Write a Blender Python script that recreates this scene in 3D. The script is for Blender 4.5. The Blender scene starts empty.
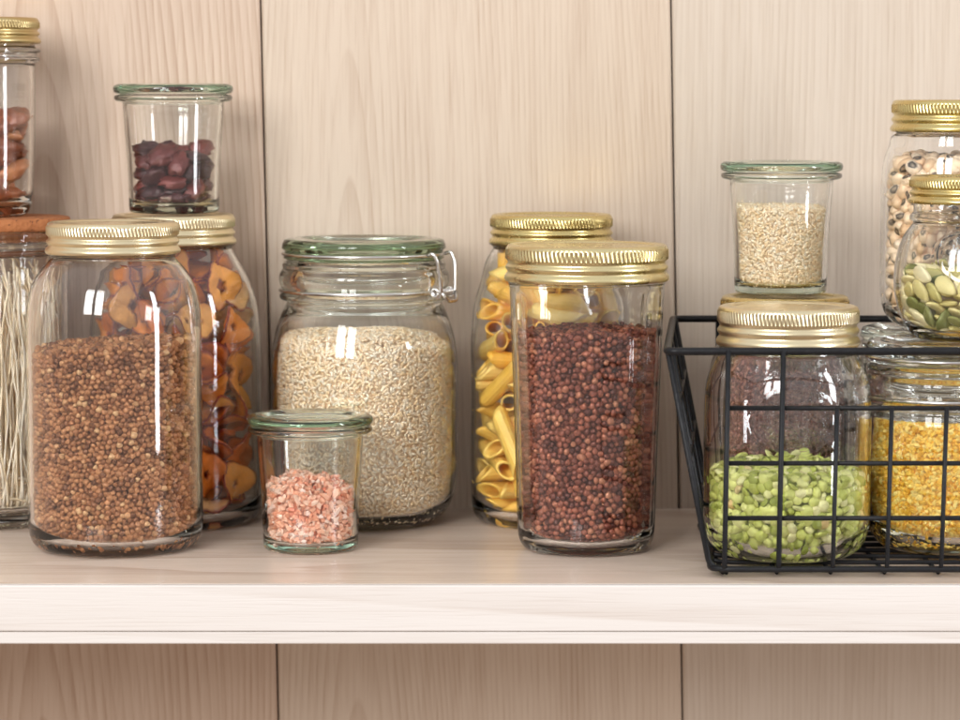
import bpy, bmesh, math, random
import numpy as np
from mathutils import Vector, Matrix, Quaternion, noise
PI = math.pi
rng = np.random.default_rng(4)
random.seed(4)
sc = bpy.context.scene
COL = sc.collection

# ------------------------------------------------------------------ camera geometry
FPX = 3000.0                       # focal length in photo pixels (960 wide)
TH = math.atan(270 / FPX)          # downward tilt
CAM = Vector((0.0, -1.526, 0.2537))
ZS = 1.017                         # heights measured a touch short at first

def at(x, y, d):
    """world point seen at photo pixel (x, y) at distance d ahead of the camera"""
    fy = FPX * math.cos(TH) + (360 - y) * math.sin(TH)
    fz = (360 - y) * math.cos(TH) - FPX * math.sin(TH)
    k = d / fy
    return Vector((CAM.x + (x - 480) * k, CAM.y + d, CAM.z + fz * k))

cd = bpy.data.cameras.new('camera')
cam = bpy.data.objects.new('camera', cd)
COL.objects.link(cam)
cam.location = CAM
cam.rotation_euler = (PI / 2 - TH, 0, 0)
cd.sensor_width = 36
cd.lens = FPX / 960 * 36
cd.clip_start = 0.05
cd.clip_end = 50
cd.dof.use_dof = True
cd.dof.focus_distance = 1.63
cd.dof.aperture_fstop = 10
sc.camera = cam

# ------------------------------------------------------------------ object helpers
def tag(o, label=None, cat=None, group=None, kind=None):
    if label: o['label'] = label
    if cat: o['category'] = cat
    if group: o['group'] = group
    if kind: o['kind'] = kind
    return o

def empty(name, loc, label=None, cat=None, group=None, kind=None, rz=0):
    o = bpy.data.objects.new(name, None)
    o.empty_display_size = 0.02
    COL.objects.link(o)
    o.location = loc
    o.rotation_euler = (0, 0, rz)
    return tag(o, label, cat, group, kind)

def obj(name, me, mat=None, parent=None, loc=None):
    o = bpy.data.objects.new(name, me)
    COL.objects.link(o)
    if mat and not me.materials: me.materials.append(mat)
    if parent: o.parent = parent
    if loc is not None: o.location = loc
    return o

def mesh(name, vs, fs, smooth=True):
    me = bpy.data.meshes.new(name)
    me.from_pydata([tuple(v) for v in vs], [], fs)
    me.update()
    if smooth: me.polygons.foreach_set('use_smooth', [True] * len(me.polygons))
    return me

def lathe(name, prof, n=96, mod=None, closed=False):
    """profile [(r, z)] turned round z. r=0 ends become poles. mod(theta, r, z)->r. closed: ring profile"""
    vs, fs = [], []
    rings = []
    for (r, z) in prof:
        if r < 1e-7:
            rings.append([len(vs)]); vs.append((0, 0, z))
        else:
            ids = []
            for k in range(n):
                t = 2 * PI * k / n
                rr = mod(t, r, z) if mod else r
                ids.append(len(vs)); vs.append((rr * math.cos(t), rr * math.sin(t), z))
            rings.append(ids)
    m = len(rings)
    for i in range(m if closed else m - 1):
        a, b = rings[i], rings[(i + 1) % m]
        for k in range(n):
            k2 = (k + 1) % n
            if len(a) == 1 and len(b) == 1: continue
            if len(a) == 1: fs.append((a[0], b[k2], b[k]))
            elif len(b) == 1: fs.append((a[k], a[k2], b[0]))
            else: fs.append((a[k], a[k2], b[k2], b[k]))
    me = mesh(name, vs, fs)
    bm = bmesh.new(); bm.from_mesh(me)
    bmesh.ops.recalc_face_normals(bm, faces=bm.faces)
    bm.to_mesh(me); bm.free()
    return me

def smooth_prof(pts, sub=5):
    """Catmull-Rom through the control points (r, z); a point given with a third value 0 is a corner"""
    P = [(p[0], p[1]) for p in pts]
    out = []
    for i in range(len(P) - 1):
        p0 = P[max(i - 1, 0)]; p1 = P[i]; p2 = P[i + 1]; p3 = P[min(i + 2, len(P) - 1)]
        if len(pts[i]) > 2: p0 = p1
        if len(pts[i + 1]) > 2: p3 = p2
        for s in range(sub):
            t = s / sub
            q = []
            for c in (0, 1):
                q.append(0.5 * ((2 * p1[c]) + (-p0[c] + p2[c]) * t + (2 * p0[c] - 5 * p1[c] + 4 * p2[c] - p3[c]) * t * t + (-p0[c] + 3 * p1[c] - 3 * p2[c] + p3[c]) * t ** 3))
            out.append((max(q[0], 0), q[1]))
    out.append(P[-1])
    return out

def tube(name, pts, r, n=10, closed=False, rfun=None):
    pts = [Vector(p) for p in pts]
    N = len(pts); vs, fs = [], []
    up = None
    for i, p in enumerate(pts):
        if closed: t = (pts[(i + 1) % N] - pts[i - 1])
        else: t = pts[min(i + 1, N - 1)] - pts[max(i - 1, 0)]
        t.normalize()
        if up is None:
            up = Vector((0, 0, 1)) if abs(t.z) < 0.9 else Vector((1, 0, 0))
        s = t.cross(up).normalized(); up = s.cross(t).normalized()
        rr = rfun(i / max(N - 1, 1)) * r if rfun else r
        for k in range(n):
            a = 2 * PI * k / n
            vs.append(p + (s * math.cos(a) + up * math.sin(a)) * rr)
    for i in range(N if closed else N - 1):
        a = i * n; b = ((i + 1) % N) * n
        for k in range(n):
            k2 = (k + 1) % n
            fs.append((a + k, b + k, b + k2, a + k2))
    if not closed:
        fs.append(tuple(range(n))); fs.append(tuple((N - 1) * n + k for k in reversed(range(n))))
    return mesh(name, vs, fs)

def fillet_path(pts, rad, seg=5, closed=False):
    pts = [Vector(p) for p in pts]; N = len(pts); out = []
    for i, p in enumerate(pts):
        if not closed and i in (0, N - 1): out.append(p); continue
        a = (pts[i - 1] - p); b = (pts[(i + 1) % N] - p)
        r = min(rad, a.length * .45, b.length * .45)
        a = p + a.normalized() * r; b = p + b.normalized() * r
        for s in range(seg + 1):
            t = s / seg
            out.append(a.lerp(p, t).lerp(p.lerp(b, t), t))
    return out

def join(name, meshes):
    bm = bmesh.new()
    for m in meshes: bm.from_mesh(m)
    me = bpy.data.meshes.new(name); bm.to_mesh(me); bm.free()
    return me

# ------------------------------------------------------------------ materials
class NT:
    def __init__(s, name):
        s.m = bpy.data.materials.new(name); s.m.use_nodes = True
        s.t = s.m.node_tree; s.n = s.t.nodes; s.l = s.t.links
        s.b = s.n['Principled BSDF']; s.out = s.n['Material Output']
    def add(s, typ, **kw):
        n = s.n.new(typ)
        for k, v in kw.items():
            if k.startswith('in_'):
                key = k[3:]
                n.inputs[int(key) if key.isdigit() else key.replace('_', ' ')].default_value = v
            else: setattr(n, k, v)
        return n
    def link(s, a, b): s.l.new(a, b)
    def math(s, op, a, b=None, c=None, clamp=False):
        n = s.n.new('ShaderNodeMath'); n.operation = op; n.use_clamp = clamp
        for i, v in enumerate((a, b, c)):
            if v is None: continue
            if isinstance(v, (int, float)): n.inputs[i].default_value = v
            else: s.link(v, n.inputs[i])
        return n.outputs[0]
    def ramp(s, fac, stops, interp='LINEAR'):
        n = s.n.new('ShaderNodeValToRGB'); cr = n.color_ramp; cr.interpolation = interp
        while len(cr.elements) < len(stops): cr.elements.new(0.5)
        for e, (p, c) in zip(cr.elements, stops):
            e.position = p; e.color = (*c, 1) if len(c) == 3 else c
        s.link(fac, n.inputs[0]); return n.outputs[0]
    def mix(s, f, a, b, mode='MIX'):
        n = s.n.new('ShaderNodeMix'); n.data_type = 'RGBA'; n.blend_type = mode
        for k, v in ((0, f), (6, a), (7, b)):
            if isinstance(v, (int, float)): n.inputs[k].default_value = v
            elif isinstance(v, tuple): n.inputs[k].default_value = (*v, 1) if len(v) == 3 else v
            else: s.link(v, n.inputs[k])
        return n.outputs[2]
    def coords(s, out='Object'): return s.add('ShaderNodeTexCoord').outputs[out]
    def mapping(s, v, scale=(1, 1, 1), loc=(0, 0, 0), rot=(0, 0, 0)):
        n = s.add('ShaderNodeMapping'); n.inputs['Scale'].default_value = scale
        n.inputs['Location'].default_value = loc; n.inputs['Rotation'].default_value = rot
        s.link(v, n.inputs['Vector']); return n.outputs[0]
    def noise(s, v, scale, detail=2, rough=.5, dist=0):
        n = s.add('ShaderNodeTexNoise'); n.inputs['Scale'].default_value = scale
        n.inputs['Detail'].default_value = detail; n.inputs['Roughness'].default_value = rough
        n.inputs['Distortion'].default_value = dist
        s.link(v, n.inputs['Vector']); return n.outputs['Fac']
    def bump(s, h, strength, dist):
        n = s.add('ShaderNodeBump'); n.inputs['Strength'].default_value = strength
        n.inputs['Distance'].default_value = dist; s.link(h, n.inputs['Height'])
        return n.outputs[0]

def srgb(r, g, b):
    f = lambda c: (c / 255 / 12.92) if c <= 10 else ((c / 255 + .055) / 1.055) ** 2.4
    return (f(r), f(g), f(b))

def glass_mat(name, absorb=None, dens=0, col=(1, 1, 1), emblem=None, wavy=.12, ior=1.47):
    m = NT(name)
    b = m.b
    b.inputs['Base Color'].default_value = (*col, 1)
    b.inputs['Roughness'].default_value = 0.0
    b.inputs['IOR'].default_value = ior
    b.inputs['Transmission Weight'].default_value = 1
    co = m.coords()
    h = m.noise(m.mapping(co, (1, 1, .45)), 42, 1, .4)
    nrm = m.bump(h, wavy, .0012)
    if emblem:
        cx, cz, rx, rz = emblem
        sep = m.add('ShaderNodeSeparateXYZ'); m.link(co, sep.inputs[0])
        ex = m.math('DIVIDE', m.math('SUBTRACT', sep.outputs[0], cx), rx)
        ez = m.math('DIVIDE', m.math('SUBTRACT', sep.outputs[2], cz), rz)
        rad = m.math('SQRT', m.math('ADD', m.math('MULTIPLY', ex, ex), m.math('MULTIPLY', ez, ez)))
        ring = m.math('MULTIPLY', m.math('SUBTRACT', 1, m.math('MULTIPLY', m.math('ABSOLUTE', m.math('SUBTRACT', m.math('ADD', rad, m.math('MULTIPLY', m.noise(co, 60, 2), .3)), 1.15)), 9), clamp=True), .5)
        inner = m.math('GREATER_THAN', m.noise(co, 260, 1, .6, 2.5), .53)
        inner = m.math('MULTIPLY', inner, m.math('LESS_THAN', rad, .8))
        tot = m.math('MULTIPLY', m.math('ADD', ring, m.math('MULTIPLY', inner, 1.2)), m.math('LESS_THAN', sep.outputs[1], 0))
        bn = m.add('ShaderNodeBump'); bn.inputs['Strength'].default_value = .35; bn.inputs['Distance'].default_value = .0011
        m.link(tot, bn.inputs['Height']); m.link(nrm, bn.inputs['Normal']); nrm = bn.outputs[0]
    m.link(nrm, b.inputs['Normal'])
    if absorb:
        v = m.add('ShaderNodeVolumeAbsorption')
        v.inputs['Color'].default_value = (*absorb, 1); v.inputs['Density'].default_value = dens
        m.link(v.outputs[0], m.out.inputs['Volume'])
    return m.m

G_CLEAR = glass_mat('clear_glass', (.84, .92, .89), 9)
G_OLIVE = glass_mat('olive_tinged_glass', (.80, .88, .76), 12)
G_PINT = glass_mat('embossed_clear_glass', (.84, .90, .92), 10, emblem=(0, .076, .022, .017), wavy=.3)
G_SMALL = glass_mat('embossed_small_jar_glass', (.84, .92, .87), 10, emblem=(-.006, .046, .017, .013), wavy=.25)
G_LID = glass_mat('green_lid_glass', (.60, .84, .71), 36, wavy=.08)
G_RIM = glass_mat('pale_green_glass', (.74, .88, .78), 22, wavy=.1)
G_DARKLID = glass_mat('dark_green_lid_glass', (.60, .72, .56), 34, wavy=.08)

def metal_mat(name, col, rough=.28, dirt=.25):
    m = NT(name); b = m.b
    co = m.coords()
    n1 = m.noise(co, 90, 4, .6)
    n2 = m.noise(m.mapping(co, (1, 1, 4)), 700, 2, .6)
    c = m.mix(m.math('MULTIPLY', n1, dirt, clamp=True), col, tuple(x * .55 for x in col))
    m.link(c, b.inputs['Base Color'])
    b.inputs['Metallic'].default_value = 1
    r = m.math('ADD', m.math('MULTIPLY', m.noise(co, 45, 5, .7), .36), rough - .17)
    m.link(r, b.inputs['Roughness'])
    m.link(m.bump(n2, .06, .0004), b.inputs['Normal'])
    return m.m

M_GOLD = metal_mat('brass_gold_lid', (.74, .60, .27), .27, .4)
M_MIDGOLD = metal_mat('light_brass_lid', (.79, .67, .37), .28, .4)
M_PALEGOLD = metal_mat('pale_champagne_gold_lid', (.85, .73, .48), .31, .35)
M_OLDGOLD = metal_mat('aged_gold_lid', (.66, .52, .26), .32, .5)
M_STEEL = metal_mat('steel_wire', (.66, .64, .62), .22, .15)

def black_wire():
    m = NT('black_coated_wire'); b = m.b
    co = m.coords()
    n = m.noise(co, 260, 3, .6)
    m.link(m.mix(n, (.006, .006, .007), (.016, .016, .018)), b.inputs['Base Color'])
    b.inputs['Roughness'].default_value = .42; b.inputs['Specular IOR Level'].default_value = .22
    m.link(m.bump(n, .6, .0008), b.inputs['Normal'])
    return m.m
M_WIRE = black_wire()

def grain_mat(name, stops, rough=.55, attr=True, spots=None, speck=None, sss=0, bump=(600, .25, .0006), coat=0, spec=.4, sssr=(1, .5, .25), mottle=.35):
    """colour from a per-piece random number (attribute rnd on masses, Object Info on single pieces)"""
    m = NT(name); b = m.b
    co = m.coords()
    if attr:
        a = m.add('ShaderNodeAttribute', attribute_name='rnd').outputs['Fac']
    else:
        a = m.add('ShaderNodeObjectInfo').outputs['Random']
    c = m.ramp(a, stops)
    n = m.noise(co, speck or 500, 3, .6)
    c = m.mix(m.math('MULTIPLY', m.math('SUBTRACT', n, .35, clamp=True), mottle * 2, clamp=True), c, tuple(.45 * x for x in stops[0][1]))
    if spots:
        s = m.add('ShaderNodeAttribute', attribute_name='spot').outputs['Fac']
        c = m.mix(s, c, spots)
    m.link(c, b.inputs['Base Color'])
    b.inputs['Roughness'].default_value = rough
    b.inputs['Specular IOR Level'].default_value = spec
    b.inputs['Coat Weight'].default_value = coat
    if sss:
        b.inputs['Subsurface Weight'].default_value = sss
        b.inputs['Subsurface Radius'].default_value = sssr
        b.inputs['Subsurface Scale'].default_value = .0003
    if bump: m.link(m.bump(m.noise(co, bump[0], 2, .6), bump[1], bump[2]), b.inputs['Normal'])
    return m.m

def wood_mat(name, light, dark, x0, seedz, A, B, lines=1.0, axis='Z', rough=.5, fine=.5, warp=.012, k=.82):
    """plain-sawn ash: growth rings are level lines of A*(x-x0)^2 + B*z, bent by noise; fine pores run with the grain"""
    light = tuple(c * k for c in light); dark = tuple(c * k * .94 for c in dark)
    m = NT(name); b = m.b
    co = m.coords()
    if axis == 'X': co = m.mapping(co, rot=(0, PI / 2, 0))
    co = m.mapping(co, loc=(0, seedz * .37, seedz))
    w = m.noise(m.mapping(co, (2.4, 2.4, .55)), 3.0, 2, .4)
    w2 = m.noise(m.mapping(co, (14, 14, 1.6)), 2.5, 2, .5)
    sep = m.add('ShaderNodeSeparateXYZ'); m.link(co, sep.inputs[0])
    x = m.math('ADD', m.math('SUBTRACT', sep.outputs[0], x0), m.math('MULTIPLY', m.math('SUBTRACT', w, .5), warp * 6))
    x = m.math('ADD', x, m.math('MULTIPLY', m.math('SUBTRACT', w2, .5), warp * .5))
    q = m.math('SQRT', m.math('ADD', m.math('MULTIPLY', x, x), .0009))
    f = m.math('ADD', m.math('MULTIPLY', q, A), m.math('MULTIPLY', sep.outputs[2], B))
    f = m.math('ADD', f, m.math('MULTIPLY', w, 2.0))
    fr = m.math('FRACT', f)
    ring = m.math('POWER', fr, 2.2)
    edge = m.math('MULTIPLY', m.math('GREATER_THAN', fr, .93), m.math('MULTIPLY', m.math('SUBTRACT', 1, fr), 14))
    ring = m.mix(m.math('GREATER_THAN', fr, .93), ring, edge)
    amp = m.math('MULTIPLY', m.math('SUBTRACT', m.noise(m.mapping(co, (7, 7, 1.6)), 4, 3, .6), .22, clamp=True), 1.9)
    pores = m.noise(m.mapping(co, (1, 1, .022)), 900, 2, .65)
    pores = m.math('MULTIPLY', m.math('SUBTRACT', pores, .49, clamp=True), 3.6, clamp=True)
    streak = m.noise(m.mapping(co, (1, 1, .02)), 120, 3, .6)
    fac = m.math('ADD', m.math('MULTIPLY', m.math('MULTIPLY', ring, amp), 1.0 * lines), m.math('MULTIPLY', pores, .9 * fine))
    fac = m.math('ADD', fac, m.math('MULTIPLY', m.math('SUBTRACT', streak, .5), .8), clamp=True)
    c = m.mix(fac, light, dark)
    big = m.noise(m.mapping(co, (1, 1, .5)), 4, 2, .5)
    c = m.mix(m.math('MULTIPLY', big, .35), c, tuple(k * .82 for k in dark))
    m.link(c, b.inputs['Base Color'])
    b.inputs['Roughness'].default_value = rough
    b.inputs['Specular IOR Level'].default_value = .35
    h = m.math('ADD', m.math('MULTIPLY', pores, -.6), m.math('MULTIPLY', ring, -.4))
    h = m.math('ADD', h, m.math('MULTIPLY', m.noise(m.mapping(co, (1, 1, .3)), 45, 2, .5), 2.2))
    m.link(m.bump(h, .25, .0006), b.inputs['Normal'])
    return m.m

# ------------------------------------------------------------------ setting: back wall of boards, shelf
WALL_Y = CAM.y + 1.812
def board(x0b, x0t, x1b, x1t, zb, zt, y, th, bev=.0012):
    vs = []
    for yy, s in ((y + th, 0), (y + bev, 0), (y, bev)):
        vs += [(x0b + s, yy, zb), (x1b - s, yy, zb), (x1t - s, yy, zt), (x0t + s, yy, zt)]
    fs = []
    for i in (0, 4):
        for k in range(4):
            fs.append((i + k, i + (k + 1) % 4, i + 4 + (k + 1) % 4, i + 4 + k))
    fs.append((8, 9, 10, 11)); fs.append((3, 2, 1, 0))
    me = mesh('board', vs, fs, smooth=False)
    bm = bmesh.new(); bm.from_mesh(me); bmesh.ops.recalc_face_normals(bm, faces=bm.faces); bm.to_mesh(me); bm.free()
    return me

wall = empty('back_wall', (0, WALL_Y, 0), 'pale ash board wall behind the jars, upright boards with thin dark joints', 'wall', kind='structure')
zb, zt = -.75, .95
def seam(px0, px1):
    a = at(px0, 0, 1.812); b = at(px1, 720, 1.812)
    s = (a.x - b.x) / (a.z - b.z)
    return a.x + s * (zb - a.z), a.x + s * (zt - a.z)
s1 = seam(260.3, 278.3); s2 = seam(671, 682.6)
gap = .0011
W1 = wood_mat('ash_board_warm', srgb(222, 199, 178), srgb(188, 156, 131), -.262, .3, 240, 15, .95, warp=.009)
W2 = wood_mat('ash_board_pale', srgb(227, 209, 189), srgb(194, 166, 142), -.075, 1.7, 300, 12, .8, warp=.006)
W3 = wood_mat('ash_board_white', srgb(229, 215, 199), srgb(200, 179, 158), .05, 3.1, 260, 3.0, .6, warp=.003)
for (a, b, mt) in (((-1.3, -1.3), (s1[0] - gap / 2, s1[1] - gap / 2), W1), ((s1[0] + gap / 2, s1[1] + gap / 2), (s2[0] - gap / 2, s2[1] - gap / 2), W2), ((s2[0] + gap / 2, s2[1] + gap / 2), (1.3, 1.3), W3)):
    me = board(a[0], a[1], b[0], b[1], zb, zt, 0, .018)
    obj('board', me, mt, wall)
m = NT('dark_backing'); m.b.inputs['Base Color'].default_value = (.05, .035, .025, 1); m.b.inputs['Roughness'].default_value = .9
nb = m.noise(m.coords(), 30, 3); m.link(m.mix(nb, (.03, .02, .015), (.07, .05, .035)), m.b.inputs['Base Color'])
obj('backing', board(-1.3, -1.3, 1.3, 1.3, zb, zt, .0185, .01), m.m, wall)

def rbox(name, x0, x1, y0, y1, z0, z1, bev=.0008, seg=2):
    bm = bmesh.new()
    bmesh.ops.create_cube(bm, size=1)
    for v in bm.verts:
        v.co = Vector(((x0 + x1) / 2 + v.co.x * (x1 - x0), (y0 + y1) / 2 + v.co.y * (y1 - y0), (z0 + z1) / 2 + v.co.z * (z1 - z0)))
    if bev: bmesh.ops.bevel(bm, geom=bm.edges[:], offset=bev, segments=seg, affect='EDGES', profile=.5)
    me = bpy.data.meshes.new(name); bm.to_mesh(me); bm.free()
    return me

shelf = empty('shelf', (0, 0, 0), 'pale wooden shelf board with a thick white front edge', 'shelf', kind='structure')
M_SHELF = wood_mat('shelf_top_wood', srgb(230, 211, 194), srgb(190, 164, 144), .1, 5.2, 130, 1.2, .9, axis='X', rough=.27, k=1.0)
M_EDGE = wood_mat('white_washed_edge', srgb(238, 232, 227), srgb(218, 204, 193), .0, 7.7, 60, 2.2, .8, k=.84, axis='X', rough=.45, fine=.25)
obj('shelf_board', rbox('b', -1.2, 1.2, .0062, WALL_Y - .0005, -.0290, 0, .0005), M_SHELF, shelf)
obj('front_edge', rbox('e', -1.2, 1.2, 0, .006, -.0240, 0, .0007), M_EDGE, shelf)
obj('lower_lip', rbox('l', -1.2, 1.2, .0008, .006, -.0306, -.0243, .0006), M_EDGE, shelf)

# ------------------------------------------------------------------ jars
SEG = 128
def inner_of(outer, t, tb):
    """(r, z) pairs of the inside wall from an outside profile going up"""
    out = []
    for (r, z) in outer: out.append((max(r - t, 0), z))
    return out

class Jar:
    """outside profile going up from base edge to rim; glass as one closed shell"""
    def __init__(s, ctrl, t=.0028, floor=.0052, corner=.012, mod=None, seg=SEG, push=.0018, base_r=None, inctrl=None):
        ctrl = [(c[0], c[1] * ZS) + tuple(c[2:]) for c in ctrl]
        if inctrl: inctrl = [(c[0], c[1] * ZS) for c in inctrl]
        out = smooth_prof(ctrl, 6)
        r0 = out[0][0]
        ztop = out[-1][1]
        # inside
        zmin = floor
        inn = []
        ii = smooth_prof(inctrl, 6) if inctrl else [(r - t, z) for r, z in out]
        R1 = s.interp(ii, zmin + corner)
        for k in range(9):      # rounded inside heel
            a = PI / 2 * k / 8
            inn.append((R1 - corner + corner * math.sin(a), zmin + corner - corner * math.cos(a)))
        inn += [(r, z) for r, z in ii if z > zmin + corner + 1e-4]
        s.inner = inn
        prof = [(0, push), (r0 * .55, push * .8), (r0 * .80, .0003), (r0 * .90, 0)] + out
        prof += [(inn[-1][0] + (out[-1][0] - inn[-1][0]) * .5, ztop + .0006)]
        prof += list(reversed(inn)) + [(R1 * .4, zmin + .0012), (0, zmin + .0016)]
        s.mesh = lathe('glass', prof, seg, mod)
        s.floor = zmin; s.top = ztop
    @staticmethod
    def interp(p, z):
        zs = [q[1] for q in p]; rs = [q[0] for q in p]
        o = sorted(range(len(zs)), key=lambda i: zs[i])
        return float(np.interp(z, [zs[i] for i in o], [rs[i] for i in o]))
    def rin(s, z):
        return np.interp(z, [q[1] for q in s.inner], [q[0] for q in s.inner])

def band_mesh(r, h, ridges=110):
    """screw band: knurled upper skirt, two rolled beads; z from -h to 0; open in the middle (the lid disc sits in it)"""
    e = .0016
    P = [(r - .0075, -.0012), (r - .0068, -.0003), (r - .0050, -.0001), (r - .0022, 0), (r - .0010, -.0005), (r - .0003, -.0016),
         (r, -.0025), (r, -.0027), (r, -h * .39), (r - .0001, -h * .405), (r - .0008, -h * .45), (r - .0012, -h * .50),
         (r - .0006, -h * .54), (r + .0002, -h * .59), (r + .0003, -h * .64), (r - .0004, -h * .69), (r - .0009, -h * .72), (r - .0008, -h * .76),
         (r + .0002, -h * .81), (r + .0009, -h * .87), (r + .0010, -h * .93), (r + .0004, -h * .985), (r - .0002, -h), (r - .0009, -h * .985),
         (r - .0010, -h * .90), (r - .0020, -h * .7), (r - .0020, -h * .3), (r - .0022, -.0028), (r - .0060, -.0026), (r - .0075, -.0022)]
    z1, z2 = -.0026, -h * .40
    def mod(t, rr, z):
        if z2 <= z <= z1 and rr > r - .0005:
            return rr + .00032 * (1 if math.sin(t * ridges + .785) > 0 else -1)
        return rr
    me = lathe('band', P, ridges * 4, mod, closed=True)
    return me

def disc_lid(r):
    P = [(0, -.0014), (r * .5, -.0014), (r * .80, -.0013), (r * .84, -.0009), (r * .90, -.0009), (r * .95, -.0012), (r, -.0014), (r, -.0020), (r * .5, -.0021), (0, -.0021)]
    return lathe('disc', P, 96)

def screw_lid(parent, z, r, h, mat):
    b = obj('screw_band', band_mesh(r, h), mat, parent, (0, 0, z * ZS))
    obj('lid_disc', disc_lid(r - .0052), mat, parent, (0, 0, z * ZS))

def place(px, d, z=0): 
    p = at(px, 400, d); return (p.x, p.y, z * ZS)

NECK = lambda r, z0, z1: [(r - .0002, z0), (r + .0016, z0 + .0016), (r + .0017, z0 + .0026), (r - .0001, z0 + .0042, 0), (r - .0006, z0 + .006), (r - .0006, z1 - .001), (r - .0012, z1)]

def quart_ctrl(R, long=False, rn=.0345):
    if long:   # long sloping shoulder
        sh = [(R, .020), (R, .05), (R, .090), (R * .998, .104), (R * .965, .1245), (R * .88, .1395), (.0385, .1515), (rn + .0006, .1575)]
    else:
        sh = [(R, .018), (R, .05), (R, .100), (R, .118), (R * .985, .132), (R * .93, .1435), (.0405, .1515), (rn + .0012, .1570)]
    return [(R - .0085, .0003), (R - .0045, .0020), (R - .0012, .0070)] + sh + NECK(rn, .1595, .1760)

J = {}
def jar_thing(key, name, px, d, z, label, rz=0, cat='jar', group=None):
    e = empty(name, place(px, d, z), label, cat, group, rz=rz)
    J[key] = e
    return e

# buckwheat
e = jar_thing('buck', 'mason_jar', 114.5, 1.655, 0, 'large clear jar of brown buckwheat grains with a pale gold screw lid', cat='jar')
jb = Jar(quart_ctrl(.0485)); obj('glass_body', jb.mesh, G_CLEAR, e); screw_lid(e, .1785, .0363, .0176, M_PALEGOLD)
# dried apple
e = jar_thing('apple', 'mason_jar', 175, 1.755, 0, 'tall gold-lidded jar full of dried apple rings, below the small jar of dark dried fruit')
ja = Jar(quart_ctrl(.0508, True)); obj('glass_body', ja.mesh, G_CLEAR, e); screw_lid(e, .1785, .0358, .0176, M_PALEGOLD)
# penne
e = jar_thing('penne', 'mason_jar', 551, 1.755, 0, 'tall gold-lidded jar of yellow penne pasta behind the jar of red beans')
jp = Jar(quart_ctrl(.0472, True)); obj('glass_body', jp.mesh, G_CLEAR, e); screw_lid(e, .1785, .0356, .0176, M_GOLD)

# red beans: wide-mouthed, eight soft flats
def flat8(t, r, z):
    k = max(0, min(1, (.146 - z) / .006)) * max(0, min(1, (z - .003) / .012))
    if r < .02: return r
    a = ((t + PI / 2 + .03) % (PI / 4)) - PI / 8
    f = 1 - .030 * (.5 + .5 * math.cos(8 * a)) ** 1.5
    return r * (1 + (f - 1) * k)
e = jar_thing('red', 'mason_jar', 586.5, 1.65, 0, 'straight-sided faceted jar of dark red beans with a wide gold screw lid')
R = .0432
jr = Jar([(.0310, .0003), (.0345, .0016), (.0372, .0060), (.0382, .015), (.0392, .05), (.0410, .10), (.0424, .138), (.0430, .1445), (.0436, .1462), (.0436, .1478), (.0428, .1490, 0), (.0422, .151), (.0422, .163), (.0416, .164)], t=.0030, corner=.009, mod=flat8, seg=192)
obj('glass_body', jr.mesh, G_CLEAR, e); screw_lid(e, .1665, .0446, .0202, M_MIDGOLD)

# pints
def pint_ctrl(R, nk=0):
    return [(R - .014, .0003), (R - .008, .0026), (R - .0028, .0085), (R - .0004, .017), (R, .028), (R, .05), (R, .070), (R * .995, .082), (R * .965, .0935), (R * .90, .1015), (.0375, .1065)] + NECK(.0350, .1085, .1230 + nk)
e = jar_thing('peas', 'mason_jar', 787.5, 1.60, .0042, 'embossed gold-lidded jar of green split peas at the near end of the wire basket')
jg = Jar(pint_ctrl(.0448, .004), corner=.016); obj('glass_body', jg.mesh, G_PINT, e); screw_lid(e, .1325, .0376, .0212, M_PALEGOLD)
e = jar_thing('flax', 'mason_jar', 784, 1.70, .0042, 'gold-lidded jar of reddish brown seeds behind the split pea jar, under the small sesame jar')
jf = Jar(pint_ctrl(.0432)); obj('glass_body', jf.mesh, G_CLEAR, e); screw_lid(e, .1310, .0362, .0170, M_GOLD)
ZT = .1165
e = jar_thing('bep', 'mason_jar', 954, 1.705, ZT + .0005, 'gold-lidded jar of pale black-eyed peas standing behind the pumpkin seed jar')
jk = Jar(pint_ctrl(.0430)); obj('glass_body', jk.mesh, G_CLEAR, e); screw_lid(e, .1270, .0372, .0180, M_GOLD)
# seeds
e = jar_thing('seed', 'mason_jar', 968, 1.625, ZT + .0005, 'small rounded embossed jar of green and cream pumpkin seeds with a gold lid')
js = Jar([(.0270, .0003), (.0305, .0018), (.0350, .0075), (.0385, .016), (.0408, .026), (.0410, .034), (.0398, .044), (.0365, .054), (.0325, .0600), (.0310, .0622), (.0325, .0640), (.0326, .0660), (.0308, .0680, 0), (.0308, .070), (.0308, .083), (.0300, .084)], t=.0026, floor=.004, corner=.012)
obj('glass_body', js.mesh, G_SMALL, e); screw_lid(e, .0872, .0330, .0150, M_GOLD)

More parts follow.
